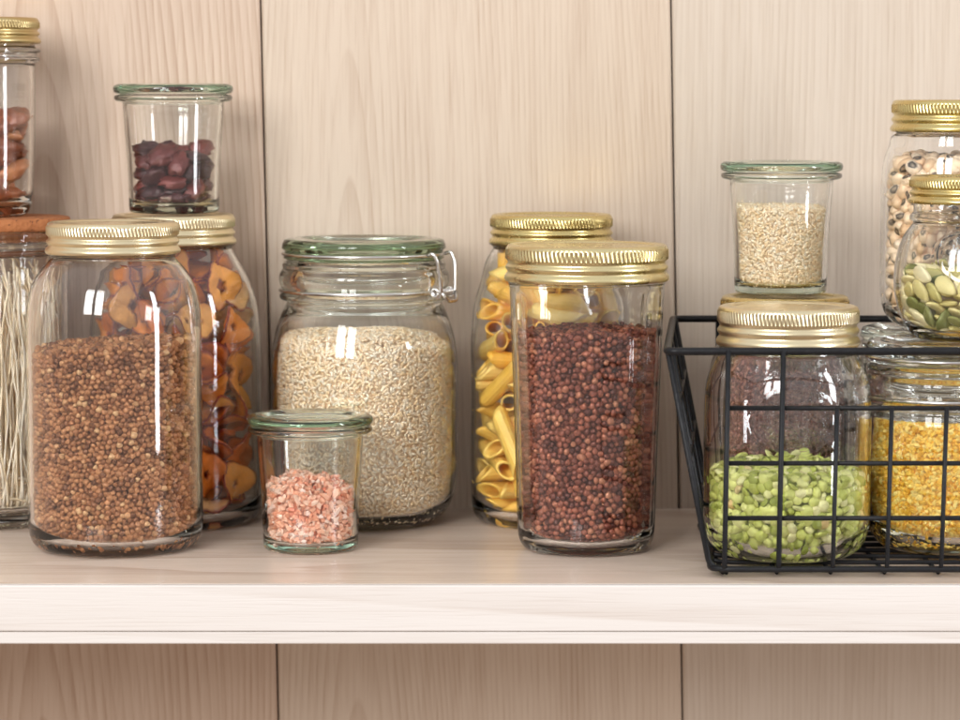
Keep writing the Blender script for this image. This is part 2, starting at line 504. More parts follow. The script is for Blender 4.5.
# tulip jars with green glass lids
def weck(key, px, d, z, label, r0=.0262, r1=.0292, zr=.0640):
    e = jar_thing(key, 'lidded_glass_jar', px, d, z, label)
    j = Jar([(.0225, .0003), (r0 - .0012, .0008), (r0, .0028), (r0 + .0003, .010), (r0 + .0010, .03), (r1 - .0006, .052), (r1, zr - .004), (r1 + .0004, zr - .0008), (.0325, zr), (.0341, zr + .0010), (.0344, zr + .0022), (.0338, zr + .0034), (.0325, zr + .0038)],
            inctrl=[(r0 - .0026, 0), (r0 - .0024, .010), (r0 - .0016, .03), (r1 - .0030, .052), (r1 - .0022, zr - .002), (r1 - .0018, zr + .0038)], floor=.0042, corner=.005)
    obj('glass_body', j.mesh, G_RIM, e)
    zl = zr + .0042
    P = [(0, .0020), (.020, .0019), (.0235, .0022), (.0252, .0042), (.0266, .0056), (.0290, .0060), (.0325, .0058), (.0345, .0046), (.0350, .0030), (.0346, .0012), (.0335, .0003), (.0300, 0), (.0285, .0001), (.0262, -.0004), (.0256, -.0030), (.0235, -.0034), (.0225, -.0012), (.0200, -.0006), (0, -.0006)]
    obj('glass_lid', lathe('lid', P, SEG), G_LID, e, (0, 0, zl * ZS))
    return j
jsalt = weck('salt', 310, 1.649, 0, 'small jar of pink salt crystals with a green glass lid, alone at the shelf front')
jcran = weck('cran', 176, 1.755, .1790, 'small green-lidded glass jar of dark dried fruit on top of the dried apple jar')
jses = weck('ses', 779.5, 1.71, .1358, 'small green-lidded glass jar of cream sesame seeds on a gold lid above the basket')

# clip-top jars
def ring_pts(r, z, a0=0, a1=2 * PI, n=64, dz=0):
    return [(r * math.cos(a0 + (a1 - a0) * k / n), r * math.sin(a0 + (a1 - a0) * k / n), z + dz * math.sin(k / n * 2 * PI)) for k in range(n if a1 - a0 > 6.2 else n + 1)]

def clip_jar(key, px, d, z, label, H, R, rn, body, glass, lidglass, clasp_at):
    e = jar_thing(key, 'clip_top_jar', px, d, z, label)
    z0 = H - .0365                         # under the neck flange
    j = Jar(body + [(rn - .0030, z0), (rn + .0004, z0 + .0016), (rn + .0008, z0 + .0040), (rn - .0012, z0 + .0065), (rn + .0006, z0 + .0095), (rn + .0012, z0 + .0125), (rn + .0008, z0 + .0160), (rn - .0010, z0 + .0190), (rn - .0008, z0 + .0215), (rn - .0022, z0 + .0235)],
            inctrl=[(b[0] - .0034, b[1]) for b in body if b[1] < z0 - .004] + [(rn - .0085, z0 - .001), (rn - .0090, z0 + .006), (rn - .0085, z0 + .0235)], floor=.0062, corner=.017)
    obj('glass_body', j.mesh, glass, e)
    zl = z0 + .0246
    h = H - zl
    P = [(0, h * .62), (rn * .62, h * .64), (rn * .72, h * .80), (rn * .80, h), (rn * .90, h * .99), (rn - .0020, h * .93), (rn - .0008, h * .74), (rn - .0004, h * .52), (rn - .0020, h * .42), (rn - .0026, h * .2), (rn - .0012, h * .06), (rn - .0024, 0), (rn * .80, 0), (rn * .78, -.0045), (rn * .72, -.0050), (rn * .68, .0004), (0, .0010)]
    obj('glass_lid', lathe('lid', P, SEG), lidglass, e, (0, 0, zl * ZS))
    # steel wires round the neck and the lid, joined by the clasp
    nz = (z0 + .0066) * ZS; lz = zl * ZS + h * .25
    obj('neck_wire', tube('w', ring_pts(rn + .0004, nz), .0011, 8, True), M_STEEL, e)
    obj('lid_wire', tube('w', ring_pts(rn - .0012, lz), .0010, 8, True), M_STEEL, e)
    c = empty('clasp', (0, 0, 0)); c.parent = e; c.rotation_euler = (0, 0, clasp_at)
    bits = []
    for s in (-1, 1):
        y = s * .0125
        q = math.sqrt(max((rn + .0004) ** 2 - y * y, 0))
        pth = [(q - .0008, y, lz + .0004), (q + .0030, y, lz + .0015), (q + .0052, y * .96, lz - .0030), (q + .0062, y * .90, (lz + nz) / 2), (q + .0068, y * .80, nz + .002), (q + .0060, y * .74, nz - .0022), (q + .0030, y * .74, nz - .0030), (q + .0014, y * .84, nz + .0006)]
        bits.append(tube('w', fillet_path(pth, .0025, 4), .0011, 8))
        bits.append(tube('w', [(q + .0030 + .0022 * math.cos(a), y * .78 + .0006 * a / 6 * s, nz + .0022 * math.sin(a)) for a in np.linspace(0, 4 * PI, 26)], .0008, 6))
    q = rn + .0078
    bits.append(tube('w', fillet_path([(q - .002, -.0095, nz), (q + .0004, -.0060, nz - .0052), (q + .0004, .0060, nz - .0052), (q - .002, .0095, nz)], .003, 4), .0011, 8))
    obj('clasp_wire', join('cl', bits), M_STEEL, c)
    obj('pivot_coil', tube('w', [(rn + .0042, -.0075 + .015 * k / 60, nz) if False else (rn + .0036 + .0016 * math.cos(k * .9), -.0085 + .017 * k / 60, nz + .0016 * math.sin(k * .9)) for k in range(61)], .0006, 6), M_STEEL, c)
    return j
Rl = .0550
jrice = clip_jar('rice', 364.5, 1.752, 0, 'big clip-top glass jar of white rice with steel wire clasp and green glass lid', .1650, Rl, .0485,
    [(.0370, .0003), (.0425, .0030), (.0490, .0090), (.0532, .0190), (Rl, .034), (Rl, .06), (Rl, .080), (.0546, .095), (.0528, .108), (.0498, .118), (.0470, .1245)], G_OLIVE, G_DARKLID, -PI / 2 + 1.16)
jyel = clip_jar('yel', 948, 1.628, .0042, 'clip-top glass jar of yellow bulgur in the basket, under the pumpkin seed jar', ZT - .0042, .0448, .0455,
    [(.0320, .0003), (.0365, .0024), (.0410, .0080), (.0438, .0160), (.0448, .026), (.0448, .045), (.0445, .056), (.0440, .064), (.0436, .0705)], G_OLIVE, G_CLEAR, -PI / 2 + 2.2)
jbk = clip_jar('bk', 930, 1.722, .0042, 'clip-top jar of dark lentils at the basket back, below the black-eyed pea jar', ZT - .0042, .0405, .0410,
    [(.0280, .0003), (.0325, .0024), (.0370, .0080), (.0398, .0160), (.0405, .026), (.0405, .045), (.0402, .056), (.0400, .064), (.0396, .0705)], G_OLIVE, G_OLIVE, PI / 2)

# cork-lidded noodle jar
e = jar_thing('noodle', 'cork_lidded_jar', -6, 1.755, 0, 'tall glass jar of white rice noodles with an orange cork lid, leftmost on the shelf')
jn = Jar([(.0330, .0003), (.0375, .0012), (.0402, .0050), (.0408, .012), (.0408, .08), (.0408, .140), (.0404, .150), (.0398, .1560), (.0420, .1575), (.0438, .1585), (.0440, .1605), (.0430, .1618), (.0428, .1650), (.0440, .1660), (.0440, .1680), (.0430, .1690)],
         inctrl=[(.0378, .0), (.0378, .14), (.0372, .156), (.0372, .169)], floor=.0085, corner=.008)
obj('glass_body', jn.mesh, G_CLEAR, e)
m = NT('cork'); co = m.coords()
v = m.add('ShaderNodeTexVoronoi'); v.inputs['Scale'].default_value = 420; m.link(co, v.inputs['Vector'])
c = m.mix(m.noise(co, 160, 4, .65), srgb(184, 118, 70), srgb(142, 82, 44))
c = m.mix(m.math('LESS_THAN', m.noise(co, 330, 2), .36), c, srgb(84, 44, 24))
m.link(c, m.b.inputs['Base Color']); m.b.inputs['Roughness'].default_value = .8
m.link(m.bump(v.outputs['Distance'], .5, .001), m.b.inputs['Normal'])
obj('cork_lid', lathe('cork', [(0, .1772), (.043, .1772), (.0452, .1768), (.0457, .1760), (.0457, .1712), (.0452, .1700), (.0440, .1698), (.0368, .1697), (.0364, .1640), (.0355, .1630), (0, .1630)], 96), m.m, e, (0, 0, .0029))

# pecan jar
e = jar_thing('pecan', 'mason_jar', -15, 1.755, .1776, 'narrow glass jar of brown pecans with an aged gold lid, standing on the cork lid')
jpc = Jar([(.0235, .0003), (.0262, .0014), (.0285, .0060), (.0298, .014), (.0312, .04), (.0318, .075), (.0318, .0855), (.0335, .0875), (.0346, .0888), (.0346, .0900), (.0330, .0910), (.0332, .0925), (.0350, .0935), (.0350, .0948), (.0326, .0962), (.0318, .098), (.0318, .1095), (.0312, .1105)], t=.0028, floor=.006, corner=.009)
obj('glass_body', jpc.mesh, G_CLEAR, e); screw_lid(e, .1130, .0345, .0150, M_OLDGOLD)

# ------------------------------------------------------------------ contents
PACK = {
'penne':'0,251,44,50,12,62,33,-70 0,-231,-40,50,16,70,-6,-69 0,100,189,50,13,62,33,-70 0,-108,-334,50,0,67,-22,-71 0,-194,208,53,59,66,25,-39 0,212,-140,113,51,60,54,31 0,-211,-144,50,70,-16,69,-6 0,199,136,53,45,71,-1,-55 0,154,-200,50,64,9,70,-30 0,-113,345,149,57,42,-16,-68 0,355,75,147,17,2,-47,-86 0,-243,-68,153,69,-52,48,-14 0,30,265,53,56,69,-17,-43 0,52,-286,84,74,22,64,-1 0,-338,107,104,53,-59,55,25 0,253,-38,150,52,-12,71,-46 0,-143,-123,154,57,66,-18,-45 0,134,217,151,59,71,3,-39 0,136,-225,150,15,-74,8,65 0,-196,217,170,58,18,73,32 0,202,218,241,39,32,74,-44 0,-250,-54,252,1,-70,-15,69 0,-98,230,272,49,-50,3,71 0,25,-252,227,61,76,22,-5 0,-258,80,193,53,-48,69,-12 0,223,-107,221,28,-68,12,67 0,-79,-254,203,34,33,75,-46 0,79,245,251,53,40,56,-49 0,124,-226,260,53,70,44,-20 0,-189,164,266,10,45,-42,-78 0,247,87,311,53,38,74,16 0,-189,-222,253,66,-37,26,60 0,9,127,315,61,-55,38,42 0,24,-355,305,81,1,58,5 0,-327,-137,336,59,72,36,-5 0,253,-15,276,41,-53,-19,72 0,-86,-237,366,50,-48,55,47 0,89,236,414,66,68,-11,-30 0,267,-95,360,34,29,78,-44 0,-229,111,345,6,78,-12,-61 0,183,191,418,36,-23,85,29 0,-205,-149,436,6,-59,-48,65 0,-58,351,401,6,80,23,55 0,169,-123,385,29,-31,41,81 0,-241,-296,450,23,43,87,-6 0,347,52,383,7,17,-67,72 0,22,-312,458,93,27,-7,-24 0,61,246,511,62,-75,2,-25 0,281,-158,447,79,-52,28,17 0,-256,-13,433,31,51,-15,-79 0,69,245,614,0,-8,68,-73 0,-189,-204,547,77,34,53,-9 0,-179,226,411,67,19,64,33 0,125,-225,449,84,35,40,-8 0,-260,-9,560,22,51,2,-83 0,217,226,541,6,-23,46,86 0,-49,-165,478,75,-48,42,-18 0,-212,203,516,48,85,14,-16 0,234,-96,572,66,38,65,0 0,-365,74,552,66,9,1,-75 0,-53,184,593,36,-86,21,30 0,21,-248,584,52,1,70,-50 0,-227,117,584,21,53,-48,-67 0,176,-186,562,57,55,57,18 0,-145,-218,669,47,49,53,-51 0,262,168,616,42,77,-36,31 0,-41,-252,685,46,46,54,-53 0,-81,368,617,70,24,-17,-65 0,387,63,618,0,-77,63,0 0,-245,-111,674,28,-30,66,63 0,233,104,710,72,40,-56,-13 0,77,-113,708,29,-42,41,76 0,-191,159,680,68,40,55,-28 0,298,-192,655,14,55,54,-62 0,-101,-238,779,67,-17,63,36 0,24,260,717,22,60,33,-69 0,221,-126,698,45,-56,60,36 0,-94,274,758,24,56,32,-73 0,332,122,854,68,-56,-42,-21 0,-244,-67,776,54,53,-48,-44 0,-47,348,844,20,-64,-28,69 0,12,-357,771,23,76,39,47 0,-253,34,788,30,58,38,65 0,235,-91,796,63,37,69,2 0,-262,-262,817,3,59,-69,-42 0,55,160,771,45,-21,87,-1 0,216,-280,859,0,58,43,-69 0,-299,239,808,22,93,-29,-9 0,220,160,804,66,45,47,-38 0,-226,-122,861,0,-71,-11,69 0,-36,243,852,57,-5,82,5 0,37,-278,861,41,-13,83,34 0,-253,-24,872,0,-71,-11,70 0,298,18,931,65,-71,-26,7 0,104,-231,939,64,34,50,-47 0,141,209,882,50,70,26,-44 0,211,-128,932,58,-78,10,21 0,-235,110,867,9,80,-31,-51 0,274,224,980,57,75,15,29 0,-172,-204,909,61,25,69,29 0,36,253,939,61,-50,46,39 0,223,-131,1040,62,-30,57,-46 0,-337,-110,999,47,-75,28,38 0,228,76,1015,80,14,58,9 0,6,-252,1011,45,64,-42,47 0,-4,359,1030,86,6,50,12 0,252,-31,1029,78,1,62,-9 0,-280,47,962,10,-35,68,64 0,125,261,1079,77,-15,61,-12 0,-111,-230,1012,64,55,39,-36 0,-221,127,1020,53,24,70,-42 0,-26,-252,1111,23,-29,57,73 0,-247,-141,1112,55,-72,33,27 0,227,169,1053,79,29,42,33 0,74,-241,1096,24,-10,-64,-72 0,-134,218,1020,57,-72,-9,39 0,-131,254,1125,69,51,-50,13 0,-354,-13,1080,33,24,57,-72 0,-7,261,1157,61,74,-22,-16 0,-142,-219,1110,63,57,37,-39 0,-293,199,1141,65,-67,35,-8 0,175,-190,1115,45,50,65,-34 0,-230,-92,1208,16,-56,-38,72 0,74,83,1083,64,-1,52,56 0,133,-215,1207,51,-66,-3,55 0,-207,287,1234,23,-40,-56,69 0,258,-68,1142,25,-64,44,58 0,-253,7,1183,53,-51,63,-24 0,65,187,1181,13,-27,-70,64 0,-14,-352,1204,32,57,-28,-70 0,-230,104,1313,72,-56,37,20 0,258,1,1232,39,54,-8,-74 0,-132,-262,1284,37,52,-22,-74 0,222,105,1214,68,-16,66,25 0,261,-142,1321,64,76,6,-7 0,-54,64,1288,80,2,46,-39 0,330,125,1318,63,67,38,-10 0,-225,-168,1287,54,37,-29,-70 0,42,183,1281,76,54,33,12 0,18,-352,1301,64,-11,76,-6 0,-312,173,1350,40,0,55,73 0,368,-119,1290,14,-88,-44,-14 0,-52,-209,1357,50,-83,22,14 0,108,267,1297,44,-74,12,50 0,129,-217,1349,77,55,31,1 0,-83,92,1417,27,-72,-61,-17 0,282,-93,1435,9,50,45,-74 0,-150,-137,1353,18,-30,79,50 0,-388,-37,1486,89,-7,3,46 0,49,-247,1406,57,-62,29,46 0,-207,2,1410,8,-70,14,70 0,239,88,1426,56,-5,69,45 0,-52,-285,1512,65,4,71,27 0,43,311,1387,80,-15,59,-4 0,265,8,1491,5,56,45,-69 0,-218,172,1455,61,-46,60,-25 0,133,199,1415,40,76,-25,-45 0,-158,-116,1457,81,7,57,-13 0,-142,281,1502,82,46,-15,-30 0,127,-330,1509,35,67,-10,-64 0,-288,-88,1521,68,-71,16,11 0,174,91,1515,44,21,65,59 0,-46,-252,1613,61,-72,16,28 0,18,259,1486,11,10,70,-70 0,229,-113,1575,42,-60,11,68 0,-298,43,1613,2,19,-73,-65 0,89,238,1568,63,-56,54,8 0,-159,-212,1592,68,47,39,-41 0,-78,197,1558,45,78,10,-43 0,160,-194,1587,11,-60,45,65 0,-194,-188,1687,72,-32,45,-43 0,175,185,1592,50,-22,75,37 0,56,-248,1634,14,7,-64,-75 0,-279,276,1648,1,-88,47,-1 0,349,53,1593,19,13,79,-57 0,5,91,1708,47,61,-61,18 0,59,258,1664,26,65,18,-69 0,-9,-325,1724,65,-15,69,-29 0,-215,191,1692,67,59,-31,-34 0,285,-67,1656,70,28,44,-49 0,-295,-201,1757,76,54,11,34 0,245,252,1748,61,26,69,-27 0,172,-121,1699,51,-53,-43,-52 0,-119,77,1735,4,-17,-45,-88 0,278,86,1695,46,-70,9,54 0,-283,115,1806,72,42,-53,13 0,-29,376,1690,96,-4,29,-5 0,-239,-103,1769,22,-70,43,53 0,180,232,1844,65,49,52,28 0,69,35,1770,74,-34,56,15',
'apple':'0,121,121,33,42,0,0,91 1,-272,-231,31,0,96,-27,0 2,-116,294,31,95,0,0,-33 0,38,-244,33,0,1,100,0 1,-353,-14,50,37,2,8,92 2,198,-238,31,87,0,0,-49 0,-169,-187,99,1,-37,93,-1 1,177,312,98,0,-31,-95,0 2,233,-213,97,0,-93,36,1 0,-264,200,68,11,98,-18,-6 1,385,185,116,66,5,-70,27 2,-307,-30,158,1,-1,1,100 0,245,333,276,74,50,-44,6 1,-19,-137,164,13,-85,-41,31 2,-288,126,164,3,95,-31,-8 0,378,-177,196,62,3,74,-27 1,-217,-280,163,77,0,-1,-63 2,66,157,134,33,91,20,15 0,203,-323,269,68,-61,-32,27 1,-51,347,93,99,0,0,12 2,82,105,97,24,13,-34,-90 0,-254,-216,226,20,1,-1,-98 1,0,380,236,45,-73,48,16 2,7,-331,90,55,71,17,41 0,-324,55,244,1,99,8,-11 1,296,25,75,21,-26,-94,-1 2,-55,-312,125,43,73,-1,53 0,53,298,255,85,41,-24,23 1,168,-126,174,29,80,33,-40 2,-273,166,143,90,-13,3,-42 0,351,29,315,4,69,-34,64 1,-300,-189,338,79,-13,19,57 2,-220,228,184,99,8,11,11 0,96,-343,263,22,-38,62,-65 1,-307,-80,356,17,44,-86,16 2,253,4,152,10,-18,-24,-95 0,-54,-256,330,46,-13,3,88 1,-207,284,253,13,-58,-80,1 2,400,-30,347,10,-59,24,76 0,-199,182,304,33,13,-3,93 1,-20,105,209,22,90,-25,28 2,-257,-81,417,87,-17,17,43 0,54,415,502,60,69,25,-32 1,71,-142,281,36,33,-5,-87 2,-317,44,435,97,-13,0,-23 0,291,76,308,42,76,18,47 1,-130,-216,408,14,87,47,-10 2,81,258,323,31,-40,79,36 0,111,-304,540,65,-4,75,16 1,-288,204,458,3,6,-99,12 2,-70,210,344,5,-98,12,12 0,-165,-188,468,98,-17,4,9 1,-151,362,405,34,36,-59,64 2,234,-227,361,80,5,45,40 0,-329,-42,519,9,96,27,-5 1,204,223,332,4,17,46,-87 2,-42,51,352,26,85,34,29 0,-38,252,504,5,-30,77,56 1,203,45,329,23,-51,59,-58 2,-303,95,556,91,-6,7,39 0,94,313,649,14,-94,22,24 1,-164,-393,360,37,55,39,-63 2,-248,193,598,64,-2,9,76 0,84,-23,408,35,-12,91,-18 1,-235,-269,604,4,2,-95,32 2,374,-26,492,85,-2,-10,52 0,48,-328,542,8,65,12,-74 1,-159,355,631,32,-34,-79,-41 2,9,95,489,22,-34,0,92 0,-393,-134,724,24,55,43,67 1,-76,-54,571,78,45,-37,23 2,-178,-197,799,2,-48,87,10 0,-373,13,749,65,46,-55,-25 1,262,-242,442,40,-8,-89,20 2,-129,-397,482,15,-33,-61,-70 0,233,-68,598,55,16,-3,-82 1,240,-168,654,14,13,98,9 2,-212,194,589,78,43,12,-44 0,326,29,552,7,47,88,7 1,-111,73,585,56,-75,-32,-11 2,63,148,487,29,66,54,-43 0,-112,-202,649,24,43,37,79 1,-248,-92,676,63,-32,65,-28 2,411,-61,606,46,46,-49,-59 0,7,-50,695,18,80,-55,-15 1,242,261,474,16,85,-50,-7 2,364,-239,859,67,-8,-71,-23 0,-216,89,741,44,-7,-30,-84 1,304,176,623,13,10,2,-99 2,129,-148,819,51,-81,2,30 0,-11,413,944,62,53,39,-42 1,242,-276,783,9,-12,92,-36 2,-194,247,759,7,-27,96,5 0,374,1,816,73,-40,-49,25 1,35,-359,773,36,3,34,87 2,237,-24,722,91,-14,7,38 0,160,-314,879,20,79,-49,32 1,-290,208,808,64,7,2,-77 2,71,-25,747,81,7,18,56 0,-294,-158,888,90,11,1,43 1,-329,130,901,80,1,13,59 2,-75,-179,930,40,-60,6,69 0,-281,-174,952,4,-79,60,10 1,-104,17,870,5,-51,-85,12 2,-142,-287,778,23,15,-48,-84 0,37,233,721,13,21,-94,-23 1,85,-130,865,64,-4,30,70 2,-154,275,873,27,78,-57,-3 0,204,302,798,13,-34,-31,-88 1,-325,-189,1102,45,51,-71,-18 2,-98,336,869,74,65,14,-13 0,206,-178,943,89,-23,23,32 1,-425,-3,1057,60,-39,55,-42 2,322,70,755,88,-13,8,44 0,44,-329,997,18,78,43,41 1,-9,211,857,31,-57,-72,-25 2,163,-49,975,88,-48,-5,3 0,-184,304,1074,32,24,-53,74 1,358,107,890,30,-63,-3,71 2,-61,-310,967,14,82,36,43 0,162,70,908,70,-34,-35,-53 1,350,-119,1045,44,71,11,54 2,-170,-32,956,99,-8,10,-3 0,236,249,963,88,-22,25,34 1,365,-223,1128,29,41,-56,-66 2,-110,195,948,80,59,9,-9 0,333,-6,1122,6,-45,75,-48 1,-84,37,991,12,36,-92,4 2,145,168,872,1,7,-48,-88 0,132,-164,1070,16,22,-90,34 1,-246,70,1062,2,91,-41,10 2,296,87,1064,12,-18,92,32 0,-292,-146,1193,37,-35,-4,-86 1,24,278,1072,46,-33,-76,32 2,312,134,1183,30,81,23,44 0,-293,155,1186,8,77,64,2 1,222,41,1212,6,83,-19,53 2,0,-6,1121,51,67,-53,3 0,-266,135,1122,6,-25,97,-6 1,-129,-182,1074,13,-16,24,95 2,-415,-71,1268,60,29,64,39 0,59,-108,1123,13,15,-91,35 1,168,-330,1160,79,14,39,-44 2,57,418,1123,7,1,49,87 0,168,158,1197,49,43,75,11 1,-112,336,1329,66,2,-73,19 2,1,-42,1244,93,27,4,-26 0,8,80,1118,47,43,-74,21 1,-157,-140,1290,84,-32,10,-42 2,-146,-419,1149,63,46,47,-40 0,-240,-124,1233,8,-32,-15,-93 1,297,306,1083,55,70,-6,-45 2,-203,-395,1273,63,31,-63,32 0,78,318,1302,1,-81,-59,-5 1,329,-71,1288,71,27,-5,65 2,-264,-228,1335,53,72,-14,-43 0,69,-53,1318,26,-87,42,8 1,-94,-295,1169,32,-22,-84,-39 2,-55,147,1170,13,33,92,16 0,335,-243,1384,50,-73,-15,45 1,-347,-247,1467,19,-67,-24,-67 2,111,-191,1314,3,2,96,27 0,97,-321,1304,28,92,19,20 1,-315,23,1342,13,84,29,-44 2,74,-230,1321,8,23,-26,-93 0,-149,-385,1563,53,-40,63,39 1,19,-215,1466,85,-42,-6,-30 2,-37,-362,1495,73,54,-37,20 0,-332,250,1599,64,-12,-69,-32 1,-31,-317,1389,18,93,-12,29 2,-192,-136,1427,37,-41,-10,-83 0,328,18,1415,86,4,-4,-51 1,132,-375,1542,80,-55,-10,22 2,40,101,1431,3,-64,71,-31 0,403,94,1712,70,10,65,27 1,-266,86,1344,35,-9,-88,31 2,-89,178,1376,54,18,-62,54 0,-131,-100,1465,12,10,-90,42 1,-362,222,1344,30,74,-5,59 2,362,-197,1717,64,-47,-60,11 0,-358,-208,1722,56,62,-22,-50 1,220,278,1374,0,-69,-73,-5 2,325,-74,1521,48,40,-52,-58 0,-373,26,1589,34,-77,-6,54 1,54,342,1480,37,51,15,-76 2,-218,338,1356,32,75,-1,57 0,-240,-96,1607,7,56,-82,14 1,48,-219,1587,18,12,16,96 2,-133,32,1391,60,46,-66,-3 0,219,-75,1467,2,-100,-4,-6 1,-305,-95,1763,38,-59,-26,-67 2,-69,18,1454,60,52,-59,-16 0,139,-330,1785,58,-61,-15,52 1,-135,-238,1866,73,0,47,-50 2,263,173,1429,4,2,97,25 0,-210,6,1714,42,62,-63,19 1,264,153,1569,69,15,38,-60 2,-296,-310,1809,5,-50,-54,-67 0,19,317,1540,36,-20,-49,77 1,145,-175,1848,35,73,15,57 2,41,28,1454,42,65,62,13 0,179,-74,1690,33,53,69,37 1,-265,238,1803,99,11,-11,1 2,206,363,1446,37,-6,74,56 0,-212,256,1640,18,-33,62,-68 1,-151,397,1717,58,-64,19,46 2,272,221,1539,70,40,-9,59 0,53,74,1614,35,-43,70,-46 1,-273,51,1873,56,-7,-2,-83 2,258,135,1614,19,75,40,49 0,-108,-249,1713,93,-4,15,33 1,-58,302,1553,34,-85,-4,-41 2,-273,126,1700,13,10,45,88 0,41,-164,1757,51,-22,-80,20 1,301,-187,1871,48,3,33,81 2,222,109,1695,69,38,-32,-53 0,39,-58,1904,52,34,-76,-17 1,-103,140,1591,15,-30,-79,51 2,214,-388,1801,78,-23,-58,-4 0,49,168,1745,58,5,80,-14 1,-124,-101,1837,45,47,2,76 2,235,72,1775,53,-2,42,74 0,240,-160,1630,67,38,-31,-55 1,-19,-345,1861,33,-18,-72,-58 2,113,397,1657,72,68,-8,-11',
'cran':'0,142,55,42,15,92,35,6 1,-189,-45,39,14,80,-58,-10 0,57,155,42,59,10,13,79 1,1,-194,39,99,-17,0,0 0,-172,97,51,51,71,40,29 1,155,-75,44,37,-23,-48,77 0,-51,-65,42,40,7,-15,-90 1,129,154,101,61,-70,37,-1 0,65,-73,48,42,-68,51,-31 1,-53,122,39,34,6,-16,-93 0,187,-5,116,70,-7,-1,71 1,-113,11,53,28,65,-69,13 0,12,167,129,22,-62,74,16 1,6,-133,97,97,23,-7,-2 0,-95,74,118,98,19,8,6 1,141,-130,105,59,27,28,-71 0,-122,-149,88,30,-7,-22,92 1,6,42,58,3,-1,-37,-93 0,45,-31,134,21,90,-38,-1 1,-86,172,114,11,57,15,-80 0,122,17,187,4,6,98,20 1,-173,-41,122,15,16,97,9 0,79,75,125,10,1,-93,-35 1,15,-196,147,23,-97,0,-2 0,-155,26,185,50,-86,6,-4 1,151,-77,202,5,-13,-76,63 0,-62,-55,143,33,-60,64,-36 1,52,148,207,4,-75,-65,-11 0,84,-135,194,81,49,-23,-24 1,-30,77,181,66,-8,3,-75 0,160,118,186,29,37,46,76 1,-177,-84,195,58,4,-24,77 0,-43,164,238,4,-41,-66,63 1,-92,-169,180,20,16,90,-35 0,-105,-20,252,5,-12,21,-97 1,36,-30,225,10,23,77,-59 0,-33,-106,237,96,-24,-13,-3 1,76,179,288,96,25,9,-11 0,120,-109,283,99,4,0,-11 1,-158,124,184,61,55,56,-9 0,106,85,270,83,-42,-36,6 1,1,42,278,50,38,51,-59 0,-176,65,281,84,26,5,47 1,44,-186,250,52,41,29,-69 0,-165,-20,335,18,-91,-38,-2 1,195,-18,259,30,64,-70,-10 0,-49,-170,299,15,-30,85,40 1,-79,75,276,69,-7,-66,-28 0,5,-42,312,10,-11,98,16 1,-87,171,319,20,94,-1,28 0,147,21,329,4,-34,89,31 1,-156,-120,262,47,5,-27,84',
'pecan':'0,67,153,52,13,-96,-24,3 0,-62,224,113,35,21,62,-67 0,-204,-104,90,67,51,-44,-31 0,-61,-150,52,10,74,-66,-9 0,145,-182,119,38,-75,8,53 0,150,-32,52,13,99,5,1 0,199,110,122,1,57,23,79 0,-169,70,75,34,-52,-66,43 0,15,44,113,17,8,16,-97 0,-11,-174,143,89,-5,20,40 0,171,-39,180,26,-11,95,-10 0,75,193,226,55,59,-25,54 0,-148,-48,187,12,97,0,-20 0,-80,-172,256,5,-3,12,99 0,139,-176,309,49,81,26,18 0,41,-1,217,50,5,9,-86 0,-149,142,209,42,3,21,-88 0,-149,24,275,99,-11,9,2 0,-153,-136,355,42,3,15,90 0,195,77,295,12,55,80,18 0,46,-76,313,2,-93,-34,15 0,-93,183,319,29,-13,22,-92 0,-124,22,375,13,97,-14,-11 0,62,-207,424,14,-11,94,-29 0,173,145,418,78,46,-33,-26 0,13,140,359,77,12,33,-53 0,-156,169,457,74,-56,-25,27 0,-223,-58,479,43,-43,-57,55 0,-47,-92,434,21,-12,13,-96 0,168,-31,387,87,-2,-7,-48 0,96,72,466,1,-93,-14,-33 0,-72,74,481,1,42,-88,-23 0,-34,-27,535,96,13,12,20 0,162,-63,502,28,-93,-23,-3',
